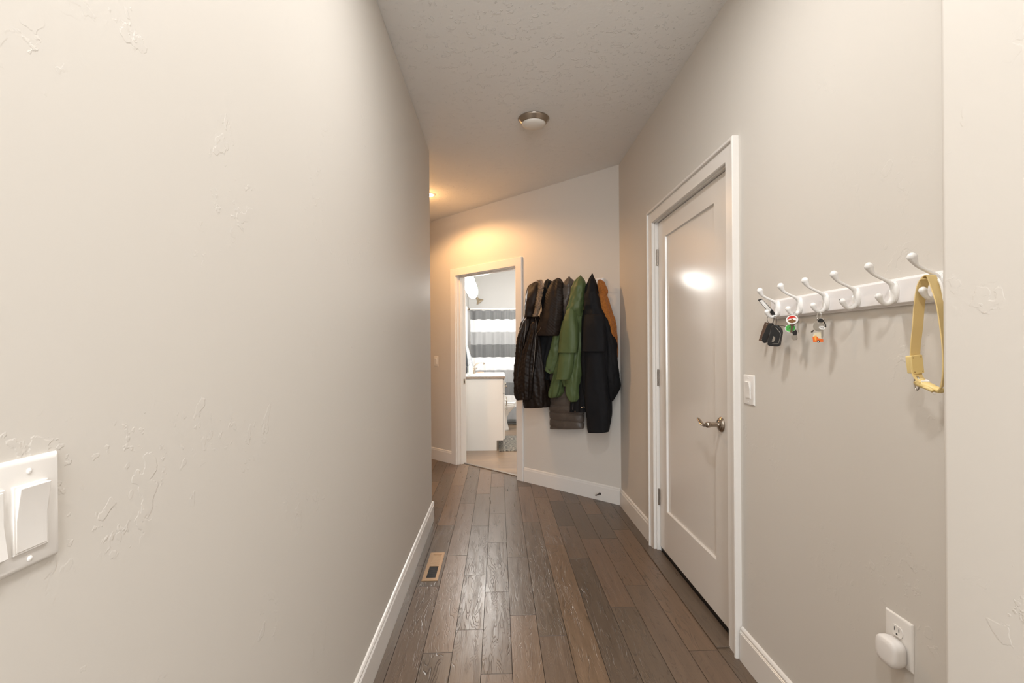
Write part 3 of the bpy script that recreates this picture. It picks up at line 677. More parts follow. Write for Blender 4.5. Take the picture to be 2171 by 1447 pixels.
fobline([(1120, 340), (1230, 490), (1330, 640), (1310, 900), (1240, 1130), (1200, 1160), (940, 1150)], 0.00075, M['steel'], 'silver_trim', fob)
bm = NB(); sc = c.y / F * 1.03
slab(bm, c + VF*0.0068, VU, UZ, VF, [((x - 1643)*sc, -(y - 711)*sc) for x, y in Z4([(1010, 770), (1090, 850), (1080, 950), (1010, 1060), (930, 1060), (950, 960)], za, zb_, zk)], 0.001)
obj('emblem', bm, M['steel'], fob)
local_slab('car_key_fob', 1624, 704, xh + 0.006, Z4([(740, 110), (920, 130), (950, 300), (860, 560), (740, 800), (620, 1080), (540, 1140), (440, 1100), (390, 950), (410, 800), (520, 560), (640, 280)], za, zb_, zk), 0.014, M['black'], k1, bevel=0.004)
lt, cl = local_slab('leather_tag', 1616, 701, xh + 0.020, Z4([(520, 80), (700, 110), (560, 500), (400, 1000), (330, 1020), (210, 990)], za, zb_, zk), 0.0025, M['leather'], k1)
for x, y in Z4([(600, 175), (350, 940)], za, zb_, zk):
    bm = NB(); sc = cl.y / F * 1.03; lathe(bm, cl + VU*((x - 1616)*sc) - UZ*((y - 701)*sc) + VF*0.001, VF, [(0, 0.0018), (0.0014, 0.0014), (0.0016, 0.0002)], 12); obj('rivet', bm, M['chrome'], lt)
zk, za, zb_ = 23.34, 1600, 628
lb, c = local_slab('label_strap', 1620, 646, xh - 0.012, Z4([(170, 150), (340, 100), (900, 740), (990, 930), (940, 990), (810, 930), (730, 800), (760, 740), (620, 730)], za, zb_, zk), 0.0018, M['black'], k1)
bm = NB(); sc = c.y / F * 1.03
slab(bm, c + VF*0.0010, VU, UZ, VF, [((x - 1620)*sc, -(y - 646)*sc) for x, y in Z4([(245, 200), (385, 160), (820, 690), (735, 745), (640, 720)], za, zb_, zk)], 0.0008); wl_ = obj('white_label', bm, M['white'], lb)
bm = NB()
for (x, y), w in zip([(350, 290), (397, 345), (445, 400), (497, 455), (545, 515), (600, 590), (655, 650)], (30, 26, 38, 24, 34, 36, 30)):
    x, y = za + x/zk, zb_ + y/zk; a = math.atan2(-(690 - 200), (820 - 300)); cc = c + VU*((x - 1620)*sc) - UZ*((y - 646)*sc) + VF*0.0016
    e1 = VU*math.cos(a) + UZ*math.sin(a); e2 = VU*-math.sin(a) + UZ*math.cos(a)
    slab(bm, cc, e1, e2, VF, [(-0.0006, -0.0015), (-0.0002, -0.0015), (-0.0002, 0.0015), (-0.0006, 0.0015)], 0.0003)
    slab(bm, cc, e1, e2, VF, [(-0.0006, -0.0015 if w > 30 else 0.0010), (0.0006, -0.0015 if w > 30 else 0.0010), (0.0006, -0.0011 if w > 30 else 0.0015), (-0.0006, -0.0011 if w > 30 else 0.0015)], 0.0003)
obj('small_print', bm, M['ink'], wl_)
bm = NB(); tube(bm, [onX(1649, 689, xh), onX(1657, 690, xh - .002), onX(1666, 691.5, xh - .004)], 0.0012, 8); obj('key_blade', bm, M['darksteel'], k1, smooth=True)
# second bunch
k2 = thing('key_bunch', (xh, HY[1], zb - 0.08), 'key bunch with red and white mountain badge and green disc on the second hook', 'keys')
bm = NB(); ringtube(bm, on(1684.5, 673), VU, UZ, 0.0115, 0.0008, 0.0150); obj('key_ring', bm, M['steel'], k2, smooth=True)
k22, ox, oy = 22.25, 1660, 660
def charm(c0, X, poly, th, m, par, name, dz=0.0, cen=None, cx=1680, cy=690):
    cc = onX(cx, cy, X); sc = cc.y / F * 1.03; bm = NB()
    slab(bm, cc + VF*dz, VU, UZ, VF, [((x - cx)*sc, -(y - cy)*sc) for x, y in poly], th)
    return obj(name, bm, m, par)
def zell(cx, cy, a, b, rot=0, n=32): return [(cx + a*math.cos(2*PI*i/n)*math.cos(rot) - b*math.sin(2*PI*i/n)*math.sin(rot), cy + a*math.cos(2*PI*i/n)*math.sin(rot) + b*math.sin(2*PI*i/n)*math.cos(rot)) for i in range(n)]
xb = xh - 0.008
bd = charm(0, xb, Z4(zell(435, 385, 265, 210), ox, oy, k22), 0.0022, M['white'], k2, 'round_badge')
charm(0, xb, Z4([(230, 390), (245, 300), (330, 235), (440, 208), (540, 235), (610, 290), (640, 350), (600, 330), (540, 290), (480, 290), (420, 340), (360, 330), (300, 345)], ox, oy, k22), 0.0006, M['red'], bd, 'red_sky', 0.0013)
charm(0, xb, Z4([(255, 430), (340, 400), (400, 380), (440, 330), (500, 390), (560, 420), (620, 440), (560, 510), (430, 545), (320, 510)], ox, oy, k22), 0.0006, M['brown'], bd, 'brown_mountain', 0.0014)
gd = charm(0, xh, Z4(zell(360, 785, 240, 190), ox, oy, k22), 0.0018, M['white'], k2, 'green_disc')
charm(0, xh, Z4(zell(360, 785, 212, 165), ox, oy, k22), 0.0006, M['green'], gd, 'green_face', 0.0011)
_b = onX(1680, 690, xh); _k = _b.y/F*1.03; cc = _b + VU*((1672 - 1680)*_k) - UZ*((696 - 690)*_k) + VF*0.0018
text('marking', '3/', 0.0115, cc, VU, UZ, M['ink'], gd, 0.0002)
charm(0, xb + 0.002, Z4([(340, 600), (560, 600), (470, 700), (430, 960), (380, 1000), (350, 960), (390, 700)], ox, oy, k22), 0.0018, M['leather'], k2, 'key', 0.0)
kq = charm(0, xb + 0.004, Z4([(600, 300), (700, 330), (740, 520), (700, 700), (720, 960), (690, 1010), (650, 800), (640, 500)], ox, oy, k22), 0.0016, M['steel'], k2, 'key')
charm(0, xb + 0.003, Z4([(430, 960), (600, 860), (650, 980), (620, 1120), (480, 1120)], ox, oy, k22), 0.0025, M['black'], k2, 'charm_cap')
charm(0, xb + 0.003, Z4([(400, 1120), (620, 1120), (650, 1250), (600, 1340), (480, 1350), (410, 1260)], ox, oy, k22), 0.004, M['steel'], k2, 'metal_charm')
# third bunch
k3 = thing('key_bunch', (xh, HY[2], zb - 0.08), 'key bunch with silver tag and orange truck charm on the third hook', 'keys')
k33, ox, oy = 19.29, 1715, 655
bm = NB(); ringtube(bm, onX(1736.5, 669, xh), VU + VF*0.3, UZ, 0.0062, 0.0008, 0.0135); obj('key_ring', bm, M['chrome'], k3, smooth=True)
bm = NB(); ringtube(bm, onX(1740, 680.5, xh - .004), VU, UZ, 0.0085, 0.0007, 0.0085); obj('key_ring', bm, M['chrome'], k3, smooth=True)
K = dict(cx=1737, cy=695)
st_ = charm(0, xh, Z4(zell(420, 700, 220, 215), ox, oy, k33), 0.002, M['steel'], k3, 'silver_tag', **K)
charm(0, xh - .001, Z4(zell(480, 460, 130, 90, 0.2), ox, oy, k33), 0.005, M['black'], k3, 'black_bead', **K)
charm(0, xh + .002, Z4([(600, 500), (660, 620), (670, 760), (600, 720), (540, 600)], ox, oy, k33), 0.003, M['black'], k3, 'black_key_head', **K)
yt = charm(0, xh - .004, Z4([(430, 690), (560, 690), (640, 760), (600, 850), (480, 840), (410, 760)], ox, oy, k33), 0.0016, M['white'], k3, 'name_tag', **K)
text('marking', 'York', 0.0058, onX(1742, 693.8, xh - .004) + VF*0.0012, VU*0.96 - UZ*0.28, UZ*0.96 + VU*0.28, M['ink'], yt, 0.0002)
charm(0, xh, Z4([(500, 840), (560, 850), (560, 1100), (530, 1200), (495, 1150)], ox, oy, k33), 0.0018, M['steel'], k3, 'key', **K)
charm(0, xh, Z4([(130, 880), (220, 840), (240, 860), (180, 940), (120, 950)], ox, oy, k33), 0.002, M['darksteel'], k3, 'small_charm', **K)
tr = charm(0, xh + .001, Z4([(190, 1110), (230, 960), (480, 930), (520, 1200), (200, 1140)], ox, oy, k33), 0.0015, M['cream'], k3, 'truck_charm', **K)
charm(0, xh + .001, Z4([(180, 1110), (360, 1120), (380, 1180), (440, 1190), (560, 1230), (560, 1330), (200, 1330)], ox, oy, k33), 0.0022, M['orange'], tr, 'truck_body', 0.0, **K)
charm(0, xh + .001, Z4([(250, 1080), (330, 1080), (330, 1270), (270, 1270)], ox, oy, k33), 0.0012, M['amber'], tr, 'truck_door', 0.0016, **K)
charm(0, xh + .001, Z4(zell(395, 1310, 48, 48), ox, oy, k33), 0.0022, M['ink'], tr, 'wheel', 0.0013, **K)
charm(0, xh + .001, Z4(zell(395, 1310, 22, 22), ox, oy, k33), 0.0010, M['white'], tr, 'wheel_hub', 0.0026, **K)

# ================================================================== YELLOW COLLAR on the last hook
xs = RX - BT - 0.034
cl_ = thing('dog_collar', (xs, HY[5], 1.20), 'yellow webbing pet collar hanging on the nearest hook of the key rail', 'collar')
def band(pts, th, w, m, name, tw=None):
    """strap: path on X=xs, width along X"""
    P = cr([onX(x, y, X_) for x, y, X_ in pts], 8); n = len(P); bm = NB(); rs = []
    for i, p in enumerate(P):
        t = (P[min(i+1, n-1)] - P[max(i-1, 0)]).normalized(); k = i/(n-1)
        a = (tw[0]*(1-k) + tw[1]*k) if tw else 0.0
        wv = Vector((math.cos(a), -math.sin(a), 0)); wv = (wv - t*wv.dot(t)).normalized(); nv = t.cross(wv)
        rs.append([p + wv*w/2*sa + nv*th/2*sb for sa, sb in ((-1, -1), (0, -1), (1, -1), (1, 1), (0, 1), (-1, 1))])
    rings(bm, rs); return obj(name, bm, m, cl_, smooth=False)
band([(1972, 590, xs), (1962, 593, xs), (1954, 612, xs), (1948.5, 650, xs), (1945, 695, xs), (1941, 730, xs), (1940, 765, xs), (1945, 795, xs), (1960, 812, xs)], 0.0022, 0.024, M['strap'], 'strap', (0.1, -0.15))
band([(1962, 593, xs), (1969, 585, xs), (1975, 586, xs), (1984, 613, xs), (1993, 645, xs - .002), (1999, 690, xs), (2003, 735, xs), (2003, 783, xs), (1998, 815, xs), (1992, 826, xs)], 0.0022, 0.024, M['strap'], 'strap', (0.05, -0.72))
# white rope loop behind
bm = NB(); tube(bm, [onX(1981, 586, xs + .02), onX(1993, 597, xs + .012), onX(2000, 620, xs + .01), onX(2003, 650, xs + .012)], 0.0032, 10); obj('white_cord', bm, M['white'], cl_, smooth=True)
def cbox(cx, cy, X, w, h, t, m, name, rz=0.0, roll=0.0):
    c = onX(cx, cy, X); e1 = Vector((math.cos(rz), -math.sin(rz), 0)); e3 = Vector((math.sin(rz), math.cos(rz), 0)); e2 = UZ*math.cos(roll) + e1*math.sin(roll); e1 = e1*math.cos(roll) - UZ*math.sin(roll)
    bm = NB(); slab(bm, c, e1, e2, e3, rrect(w, h, 0.003), t); o = obj(name, bm, m, cl_, bevel=0.0014, seg=3); return o, c, e1, e2, e3
bx_, c, e1, e2, e3 = cbox(1943.5, 772, xs, 0.026, 0.042, 0.0065, M['buckle'], 'tracker_case', 0.0, -0.12)
for a in (-0.009, 0.009):
    for b in (-0.016, 0.016):
        bm = NB(); lathe(bm, c + e1*a + e2*b - e3*0.0030, -e3, [(0, 0.0012), (0.0006, 0.0010)], 10); obj('screw', bm, M['brown'], bx_)
cbox(1930, 772.5, xs - 0.002, 0.010, 0.040, 0.012, M['buckle'], 'case_back', 0.0, -0.12)
bm = NB(); c = onX(1944, 812, xs - .004); tube(bm, circ(c, UX + NX*0.3, UZ, 0.0105, 28, 0.0150), 0.0016, 10, closed=True); obj('d_ring', bm, M['steel'], cl_, smooth=True)
bm = NB()
tube(bm, [onX(1946, 806, xs - .004), onX(1955, 813, xs), onX(1970, 819, xs), (onX(1984, 825, xs)), onX(1996, 828, xs)], [0.0105, 0.012, 0.011, 0.0095, 0.0085], 14, flat=((0, 0.45, 1), 0.55)); bk = obj('buckle', bm, M['buckle'], cl_, smooth=True)
bm = NB(); tube(bm, [onX(1957, 820, xs - .014), onX(1968, 823, xs - .014), onX(1978, 829, xs - .012)], [0.0015, 0.0042, 0.0035], 10); obj('buckle_prong', bm, M['buckle'], bk, smooth=True)
bm = NB(); c = onX(1960, 806.5, xs); slab(bm, c, Vector((1, -.3, 0)), Vector((-.3, -1, -0.35)), Vector((0, -.3, 1)), rrect(0.015, 0.012, 0.001), 0.0016); obj('woven_label', bm, M['white'], bk)

# ================================================================== COATS on the oblique wall
KX, KY, KK = 1080.0, 560.0, 3.912        # outline units
def sz(x, y, d):
    p = onD(KX + x/KK, KY + y/KK, DC - d*math.sqrt(2)); return to_s(p), p.z
def hang(name, rows, m, parent, d=0.12, t=0.12, folds=0.004, nf=7, nz_=0.006, quilt=None, seg=72, lv=90, e=0.85, seed=0, hem=True, top=True, label=None):
    """rows: (y, x_left, x_right[, d, t]) outlines seen from the hall; closed garment volume with hem lip"""
    rr = []
    for r in rows:
        dd = r[3] if len(r) > 3 else d; tt = r[4] if len(r) > 4 else t
        s1, z1 = sz(r[1], r[0], dd); s2, z2 = sz(r[2], r[0], dd)
        rr.append((z1 if abs(z1) else z1, max(s1, s2), min(s1, s2), dd, tt, z2))
    P = cr([(a, b, c) for a, b, c, *_ in rr], 8); P2 = cr([(a[3], a[4], a[5]) for a in rr], 8)
    # resample
    L = [0.0]
    for i in range(1, len(P)): L.append(L[-1] + abs(P[i][0] - P[i-1][0]) + 1e-5)
    bm = NB(); rs = []; rnd = seed*17.3
    k = 0
    for q in range(lv + 1):
        l = L[-1]*q/lv
        while k < len(L) - 2 and L[k+1] < l: k += 1
        w_ = (l - L[k])/(L[k+1] - L[k]); a = P[k].lerp(P[k+1], w_); b = P2[k].lerp(P2[k+1], w_)
        za_, sl, sr_ = a; dd, tt, zb2 = b; sc = (sl + sr_)/2; hw = max((sl - sr_)/2, 0.003); ht = min(tt/2, hw*0.95, max(dd - 0.004, 0.004))
        hwe = math.sqrt(max(hw*hw - (0.75*ht)**2, (0.45*hw)**2))
        ring_ = []
        for i in range(seg):
            th = 2*PI*i/seg; c, s = math.cos(th), math.sin(th)
            x = math.copysign(abs(c)**e, c)*hwe; y = math.copysign(abs(s)**e, s)*ht
            zz = za_ + (zb2 - za_)*(0.5 - 0.5*c*1.0) if True else za_
            f_ = folds*(math.sin(nf*th + rnd + 2.2*math.sin(zz*5 + rnd)) + 0.6*math.sin((nf*2+1)*th + zz*9 + rnd))
            n_ = noise.noise(Vector((x*9 + rnd, y*9, zz*6)))*nz_*2 + noise.noise(Vector((x*28 + rnd, y*28, zz*22)))*nz_*0.7
            qd = quilt(x, y, zz, th) if quilt else 0.0
            fade = min(1.0, q/5.0) if top else 1.0
            dl = (f_ + n_ + qd)*fade; nl = Vector((c*ht + 1e-6, s*hwe, 0)).normalized()
            ring_.append(wl(sc + x + nl.x*dl, max(dd + y + nl.y*dl, 0.004), zz))
        rs.append(ring_)
    if top:
        cc = sum((v for v in rs[0]), Vector())/seg; rs.insert(0, [cc.lerp(v, 0.45) + Vector((0, 0, 0.006)) for v in rs[0]])
    if hem:
        last = rs[-1]; cc = sum((v for v in last), Vector())/seg
        rs.append([cc.lerp(v, 0.90) - Vector((0, 0, 0.001)) for v in last]); rs.append([cc.lerp(v, 0.84) + Vector((0, 0, 0.03)) for v in last])
    rings(bm, rs); return obj(name, bm, m, parent, smooth=True, label=label)
def strip(name, pts, d, r, m, parent, k=1.0):
    bm = NB(); P = []
    for x, y, *dd in pts:
        dd = dd[0] if dd else d; s, z = sz(x, y, dd); P.append(wl(s, dd, z))
    tube(bm, P, r, 8, n=5); return obj(name, bm, m, parent, smooth=True)
def croot(y, x, label, cat='coat'):
    s, z = sz(x, y, 0.1); return thing('hanging_' + cat, wl(s, 0.02, z), label, cat)
def puffs(h, a, off=0.0): return lambda x, y, z, th: a*(abs(math.sin(PI*(z + off + 0.004*math.sin(x*22))/h))**0.38) - a*0.6
def chev(h, a): return lambda x, y, z, th: a*abs(math.sin(PI*(z + 0.55*abs(x))/h))**0.6*abs(math.sin(PI*(z*0.8 - 1.2*x)/h/1.5))**0.4 - a*0.5
def diag(h, a, sl): return lambda x, y, z, th: a*abs(math.sin(PI*(z + sl*x)/h))**0.6 - a*.5

# G: rust fleece, nearest the corner, against the wall
g = croot(120, 780, 'rust orange fleece coat hanging last at right, beside the corner')
hang('hood', [(132, 735, 772, .07, .05), (165, 728, 792, .075, .08), (220, 735, 812, .08, .09), (270, 745, 795, .08, .08)], M['rust'], g, folds=0.003, nz_=0.005, seed=3)
hang('body', [(200, 735, 770, .07, .07), (260, 735, 812, .08, .09), (330, 735, 840, .08, .10), (420, 735, 866, .08, .11), (520, 735, 884, .08, .11), (640, 735, 894, .08, .11), (730, 735, 898, .08, .10), (860, 735, 890, .08, .10)], M['rust'], g, folds=0.003, seed=4)
# F: long black coat
g = croot(80, 690, 'long black hooded rain coat hanging second from the corner')
hang('hood', [(82, 680, 694, .10, .02), (110, 666, 716, .11, .05), (160, 652, 730, .12, .09), (220, 640, 744, .13, .12), (300, 622, 765, .14, .14), (380, 612, 785, .14, .15), (440, 606, 800, .14, .15)], M['blk'], g, folds=0.004, nf=3, seed=5, nz_=0.010, hem=False)
hang('body', [(380, 614, 790, .13, .14), (460, 604, 812, .13, .17), (560, 604, 835, .13, .19), (700, 600, 850, .13, .20), (850, 606, 858, .13, .20), (1000, 615, 852, .13, .19), (1150, 628, 850, .13, .18), (1280, 645, 845, .13, .17), (1385, 655, 832, .13, .16)], M['blks'], g, folds=0.003, nf=4, seed=6, nz_=0.004)
hang('sleeve', [(430, 770, 830, .10, .08), (520, 780, 858, .11, .11), (620, 790, 878, .11, .12), (740, 795, 898, .11, .12), (850, 800, 913, .11, .12), (940, 800, 918, .11, .12), (1020, 810, 916, .11, .11), (1080, 818, 885, .11, .09), (1135, 828, 855, .11, .05)], M['blk'], g, folds=0.002, nf=3, nz_=0.009, seed=7)
hang('sleeve', [(420, 625, 780, .20, .08), (500, 618, 795, .22, .09), (600, 612, 800, .23, .09), (680, 608, 798, .235, .09), (722, 604, 796, .235, .09)], M['blks'], g, folds=0.002, nf=3, seed=8, nz_=0.003)
hang('front_panel', [(690, 618, 788, .20, .09), (760, 622, 792, .205, .09), (900, 628, 800, .20, .10), (1050, 632, 812, .19, .11), (1200, 640, 825, .18, .11), (1300, 648, 828, .17, .11), (1392, 657, 828, .165, .11)], M['blks'], g, folds=0.002, nf=3, seed=9, nz_=0.004)
# H: short black jacket between green and long black, zips at hem
g = croot(600, 600, 'short black jacket with small silver zip pulls tucked behind the green raincoat', 'jacket')
hang('body', [(560, 560, 640, .11, .05), (800, 540, 645, .12, .05), (1000, 520, 650, .135, .05), (1130, 508, 648, .14, .05), (1225, 505, 640, .14, .05)], M['blk'], g, folds=0.004, seed=10)
for x, y in ((600, 1186), (620, 1182), (545, 1218)):
    s, z = sz(x, y, .171); bm = NB(); slab(bm, wl(s, .171, z), SD, UZ, ND, rrect(0.012 if x > 560 else 0.006, 0.007, 0.001), 0.002); obj('zip_pull', bm, M['chrome'], g)
strip('zipper', [(528, 1150, .165), (524, 1210, .165)], .1, 0.0016, M['zip'], g)
# D: taupe puffer
g = croot(110, 495, 'long taupe grey puffer coat with horizontal quilting behind the green raincoat')
hang('hood', [(106, 488, 503, .10, .02), (135, 466, 526, .11, .06), (190, 440, 535, .12, .10), (260, 424, 535, .12, .12), (330, 426, 520, .12, .12), (400, 440, 510, .12, .11), (450, 450, 510, .11, .10)], M['taupe'], g, folds=0.001, nf=3, quilt=puffs(0.085, 0.012), seed=11)
hang('body', [(430, 430, 560, .09, .10), (600, 400, 600, .08, .11), (800, 340, 615, .07, .10), (950, 335, 620, .06, .10), (1100, 336, 620, .06, .10), (1250, 342, 618, .06, .10), (1362, 345, 612, .06, .10)], M['taupe'], g, folds=0.001, nf=3, quilt=puffs(0.066, 0.012, 0.02), seed=12, nz_=0.005, lv=260)
# E: green raincoat
g = croot(95, 590, 'olive green hooded raincoat hanging in the middle of the row')
hang('hood', [(97, 583, 598, .14, .02), (125, 556, 618, .15, .06), (170, 530, 636, .16, .10), (240, 508, 636, .17, .12), (310, 492, 625, .18, .13), (370, 476, 616, .18, .14), (430, 470, 606, .155, .11)], M['grn'], g, folds=0.0035, nf=3, nz_=0.010, seed=13, hem=False)
hang('body', [(380, 500, 612, .15, .12), (480, 470, 612, .15, .14), (600, 450, 608, .15, .15), (800, 440, 600, .15, .15), (950, 440, 590, .15, .14), (1010, 450, 585, .15, .12)], M['grn'], g, folds=0.004, nf=4, seed=14)
hang('sleeve', [(470, 420, 460, .15, .05), (560, 385, 450, .15, .08), (650, 350, 430, .15, .09), (740, 325, 420, .15, .09), (820, 308, 405, .15, .09), (880, 300, 385, .15, .08), (905, 330, 375, .15, .06)], M['grn'], g, folds=0.003, nf=3, nz_=0.009, seed=15)
strip('cuff_tab', [(292, 872, .17), (310, 862, .185), (345, 885, .19)], .18, 0.004, M['zip'], g)
hang('sleeve', [(330, 488, 540, .20, .03), (370, 474, 548, .215, .06), (420, 458, 555, .225, .08), (480, 440, 562, .235, .09), (560, 425, 572, .24, .10), (640, 417, 572, .24, .10), (700, 411, 568, .24, .10), (733, 408, 563, .24, .10)], M['grn'], g, folds=0.002, nf=3, seed=16, nz_=0.003)
hang('sleeve_cuff', [(700, 420, 540, .235, .085), (780, 410, 533, .235, .085), (880, 398, 522, .235, .085), (955, 386, 500, .235, .08)], M['grn'], g, folds=0.002, nf=3, seed=17, nz_=0.003)
hang('hem_panel', [(690, 430, 480, .14, .04), (780, 402, 474, .15, .08), (860, 375, 468, .15, .09), (950, 352, 462, .15, .10), (1040, 335, 445, .15, .10), (1085, 332, 425, .15, .09), (1105, 345, 400, .15, .07)], M['grn'], g, folds=0.003, nf=4, nz_=0.009, seed=18)
hang('hem_panel', [(560, 565, 608, .15, .05), (700, 535, 608, .155, .07), (850, 488, 602, .16, .09), (980, 465, 592, .16, .11), (1060, 470, 586, .16, .11), (1110, 482, 582, .16, .10), (1138, 505, 570, .16, .08)], M['grn'], g, folds=0.003, nf=4, nz_=0.010, seed=19)
# C: black coat peak behind
g = croot(125, 320, 'black hooded coat mostly hidden between the fur hood and the ribbed collar')
hang('hood', [(128, 308, 330, .08, .03), (150, 296, 358, .09, .06), (220, 284, 365, .09, .09), (320, 272, 365, .09, .10), (420, 268, 360, .09, .10)], M['blk'], g, folds=0.004, seed=20)
hang('body', [(400, 262, 400, .07, .10), (600, 235, 430, .07, .11), (800, 240, 350, .07, .11), (1000, 270, 350, .07, .11), (1165, 295, 338, .07, .10)], M['blk'], g, folds=0.004, seed=21)
# B: dark coat with big ribbed collar
g = croot(120, 400, 'dark brown coat with a wide ribbed shawl hood, right of the fur hood')
hang('hood', [(118, 392, 412, .13, .03), (140, 366, 438, .15, .07), (190, 335, 452, .17, .11), (270, 305, 455, .18, .13), (360, 285, 450, .19, .14), (450, 262, 440, .20, .14), (520, 238, 425, .20, .14), (570, 222, 416, .20, .13), (592, 218, 408, .20, .12)], M['nylonb'], g, folds=0.003, nf=4, quilt=diag(0.021, 0.0032, -0.75), seed=22, nz_=0.004, lv=150)
hang('hood_lining', [(122, 398, 430, .12, .05), (150, 398, 446, .14, .08), (220, 395, 458, .155, .11), (320, 392, 456, .17, .13), (420, 395, 448, .18, .13), (500, 398, 432, .18, .12), (560, 400, 420, .18, .10)], M['blk'], g, folds=0.003, nf=4, seed=33)
hang('body', [(540, 250, 400, .13, .10), (640, 228, 385, .13, .10), (760, 240, 345, .13, .10), (880, 262, 330, .13, .09), (960, 285, 322, .13, .06)], M['blk'], g, folds=0.003, nf=4, nz_=0.008, seed=23)
strip('drawcord', [(220, 600, .27), (228, 570, .275), (250, 545, .28), (262, 520, .285)], .27, 0.0022, M['zip'], g)
# A: quilted coat with fur hood
g = croot(145, 200, 'brown-black quilted coat with fur-trimmed hood hanging leftmost by the bathroom doorway')
hd = hang('hood', [(148, 205, 245, .15, .04), (180, 160, 268, .17, .10), (240, 138, 268, .19, .13), (310, 130, 258, .20, .14), (380, 126, 236, .20, .14), (435, 128, 222, .20, .13)], M['nylonb'], g, folds=0.003, nf=3, nz_=0.009, seed=24)
# fur trim strands
bm = NB(); rf = random.Random(3)
path = cr([(250, 130, .19), (268, 165, .21), (262, 220, .23), (250, 280, .25), (240, 340, .26), (228, 395, .27), (218, 425, .27)], 14)
for i in range(2600):
    q = rf.random()*(len(path) - 1); a = path[int(q)].lerp(path[min(int(q) + 1, len(path) - 1)], q % 1); k = q/len(path)
    s, z = sz(a[0], a[1], a[2]); wdt = 0.036*(1 - 0.40*k)
    an = rf.random()*2*PI; rad = math.sqrt(rf.random()); base = wl(s + math.cos(an)*rad*wdt*0.6, a[2] + math.sin(an)*rad*0.02, z)
    dr = (SD*math.cos(an)*0.9 + ND*(abs(math.sin(an)) + 0.3) + UZ*(rf.uniform(-0.7, 0.3) if k > 0.12 else rf.uniform(0.2, 1.2))).normalized()
    ln = rf.uniform(0.012, 0.026); _, u_, v_ = frame(dr); r_ = 0.0011; bend = Vector((0, 0, -0.4*ln))
    tip = bm.verts.new(base + dr*ln + bend); b3 = [bm.verts.new(base + (u_*math.cos(x) + v_*math.sin(x))*r_) for x in (0, 2.1, 4.2)]
    for x in range(3): bm.faces.new([b3[x], b3[(x+1) % 3], tip])
obj('fur_trim', bm, M['fur'], g, label='tan and dark faux fur trim')
hang('body', [(425, 130, 240, .14, .12), (500, 105, 265, .14, .16), (600, 95, 290, .14, .18), (750, 90, 305, .14, .19), (900, 95, 318, .14, .19), (1050, 115, 328, .14, .19), (1150, 125, 330, .14, .18), (1185, 132, 325, .14, .17)], M['nylon'], g, folds=0.005, nf=6, quilt=chev(0.038, 0.0045), seed=25)
hang('sleeve', [(450, 135, 190, .20, .08), (520, 105, 190, .21, .10), (600, 80, 165, .22, .11), (720, 62, 150, .22, .11), (850, 52, 140, .22, .11), (980, 47, 132, .22, .11), (1080, 44, 128, .22, .10), (1125, 60, 124, .22, .09)], M['nylon'], g, folds=0.004, nf=5, quilt=chev(0.034, 0.004), seed=26)
hang('sleeve', [(480, 190, 232, .24, .05), (560, 165, 238, .25, .08), (660, 135, 230, .26, .10), (780, 105, 210, .26, .11), (900, 90, 200, .26, .11), (1020, 85, 190, .26, .11), (1120, 95, 180, .26, .09)], M['nylon'], g, folds=0.004, nf=5, quilt=chev(0.034, 0.0045), seed=27)
strip('zipper', [(215, 440, .275), (222, 500, .28), (216, 620, .27), (205, 800, .31), (186, 960, .30)], .28, 0.0022, M['zip'], g)
strip('zipper', [(140, 440, .27), (132, 540, .28), (118, 680, .29)], .28, 0.0018, M['zip'], g)

# ================================================================== BATHROOM
VY0, VY1, VX1 = 6.0, 6.95, 0.056
v = thing('vanity_cabinet', (-0.24, 6.4, 0.004), 'white bathroom vanity cabinet with its plain side panel facing the doorway', 'cabinet')
bm = NB(); prism(bm, [(bxl + 0.004, 0.004), (-0.027, 0.004), (-0.027, 0.130), (VX1, 0.130), (VX1, 0.892), (bxl + 0.004, 0.892)], lambda x, z: Vector((x, VY0, z)), lambda x, z: Vector((x, VY1, z)))
obj('body', bm, M['cab'], v, bevel=0.0015)
for ya, yb, zc0, zc1, nm in ((VY0 + 0.02, 6.46, 0.145, 0.70, 'door'), (6.47, VY1 - 0.02, 0.145, 0.70, 'door'), (VY0 + 0.02, 6.46, 0.715, 0.875, 'drawer'), (6.47, VY1 - 0.02, 0.715, 0.875, 'drawer')):
    bm = NB(); box(bm, VX1 + 0.001, VX1 + 0.021, ya, yb, zc0, zc1); dd = obj('cabinet_' + nm, bm, M['cab'], v, bevel=0.002)
    bm = NB()
    if nm == 'door':
        yk = (yb - 0.05) if ya < 6.3 else ya + 0.05; yk = ya + 0.05 if ya < 6.3 else yk
        tube(bm, [(VX1 + 0.021, yk, 0.50), (VX1 + 0.048, yk, 0.502), (VX1 + 0.050, yk, 0.52), (VX1 + 0.050, yk, 0.60), (VX1 + 0.048, yk, 0.618), (VX1 + 0.021, yk, 0.62)], 0.005, 10, n=3)
    else: lathe(bm, (VX1 + 0.021, (ya+yb)/2 - 0.12, 0.79), (1, 0, 0), [(0, 0.008), (0.003, 0.006), (0.012, 0.005), (0.018, 0.013), (0.026, 0.014), (0.030, 0.008), (0.031, 0.001)], 18)
    obj('handle' if nm == 'door' else 'knob', bm, M['nickel'], dd, smooth=True)
ct = thing('countertop', (-0.22, 6.47, 0.892), 'pale countertop with brown front edge on the bathroom vanity', 'countertop')
bm = NB(); box(bm, bxl + 0.002, 0.085, VY0 - 0.012, VY1 + 0.01, 0.895, 0.9235); obj('edge', bm, M['cedge'], ct, label='brown edge band')
bm = NB(); box(bm, bxl + 0.002, 0.083, VY0 - 0.010, VY1 + 0.008, 0.9235, 0.9265); obj('surface', bm, M['counter'], ct)
bm = NB(); sc_ = Vector((-0.215, 6.42, 0.927))
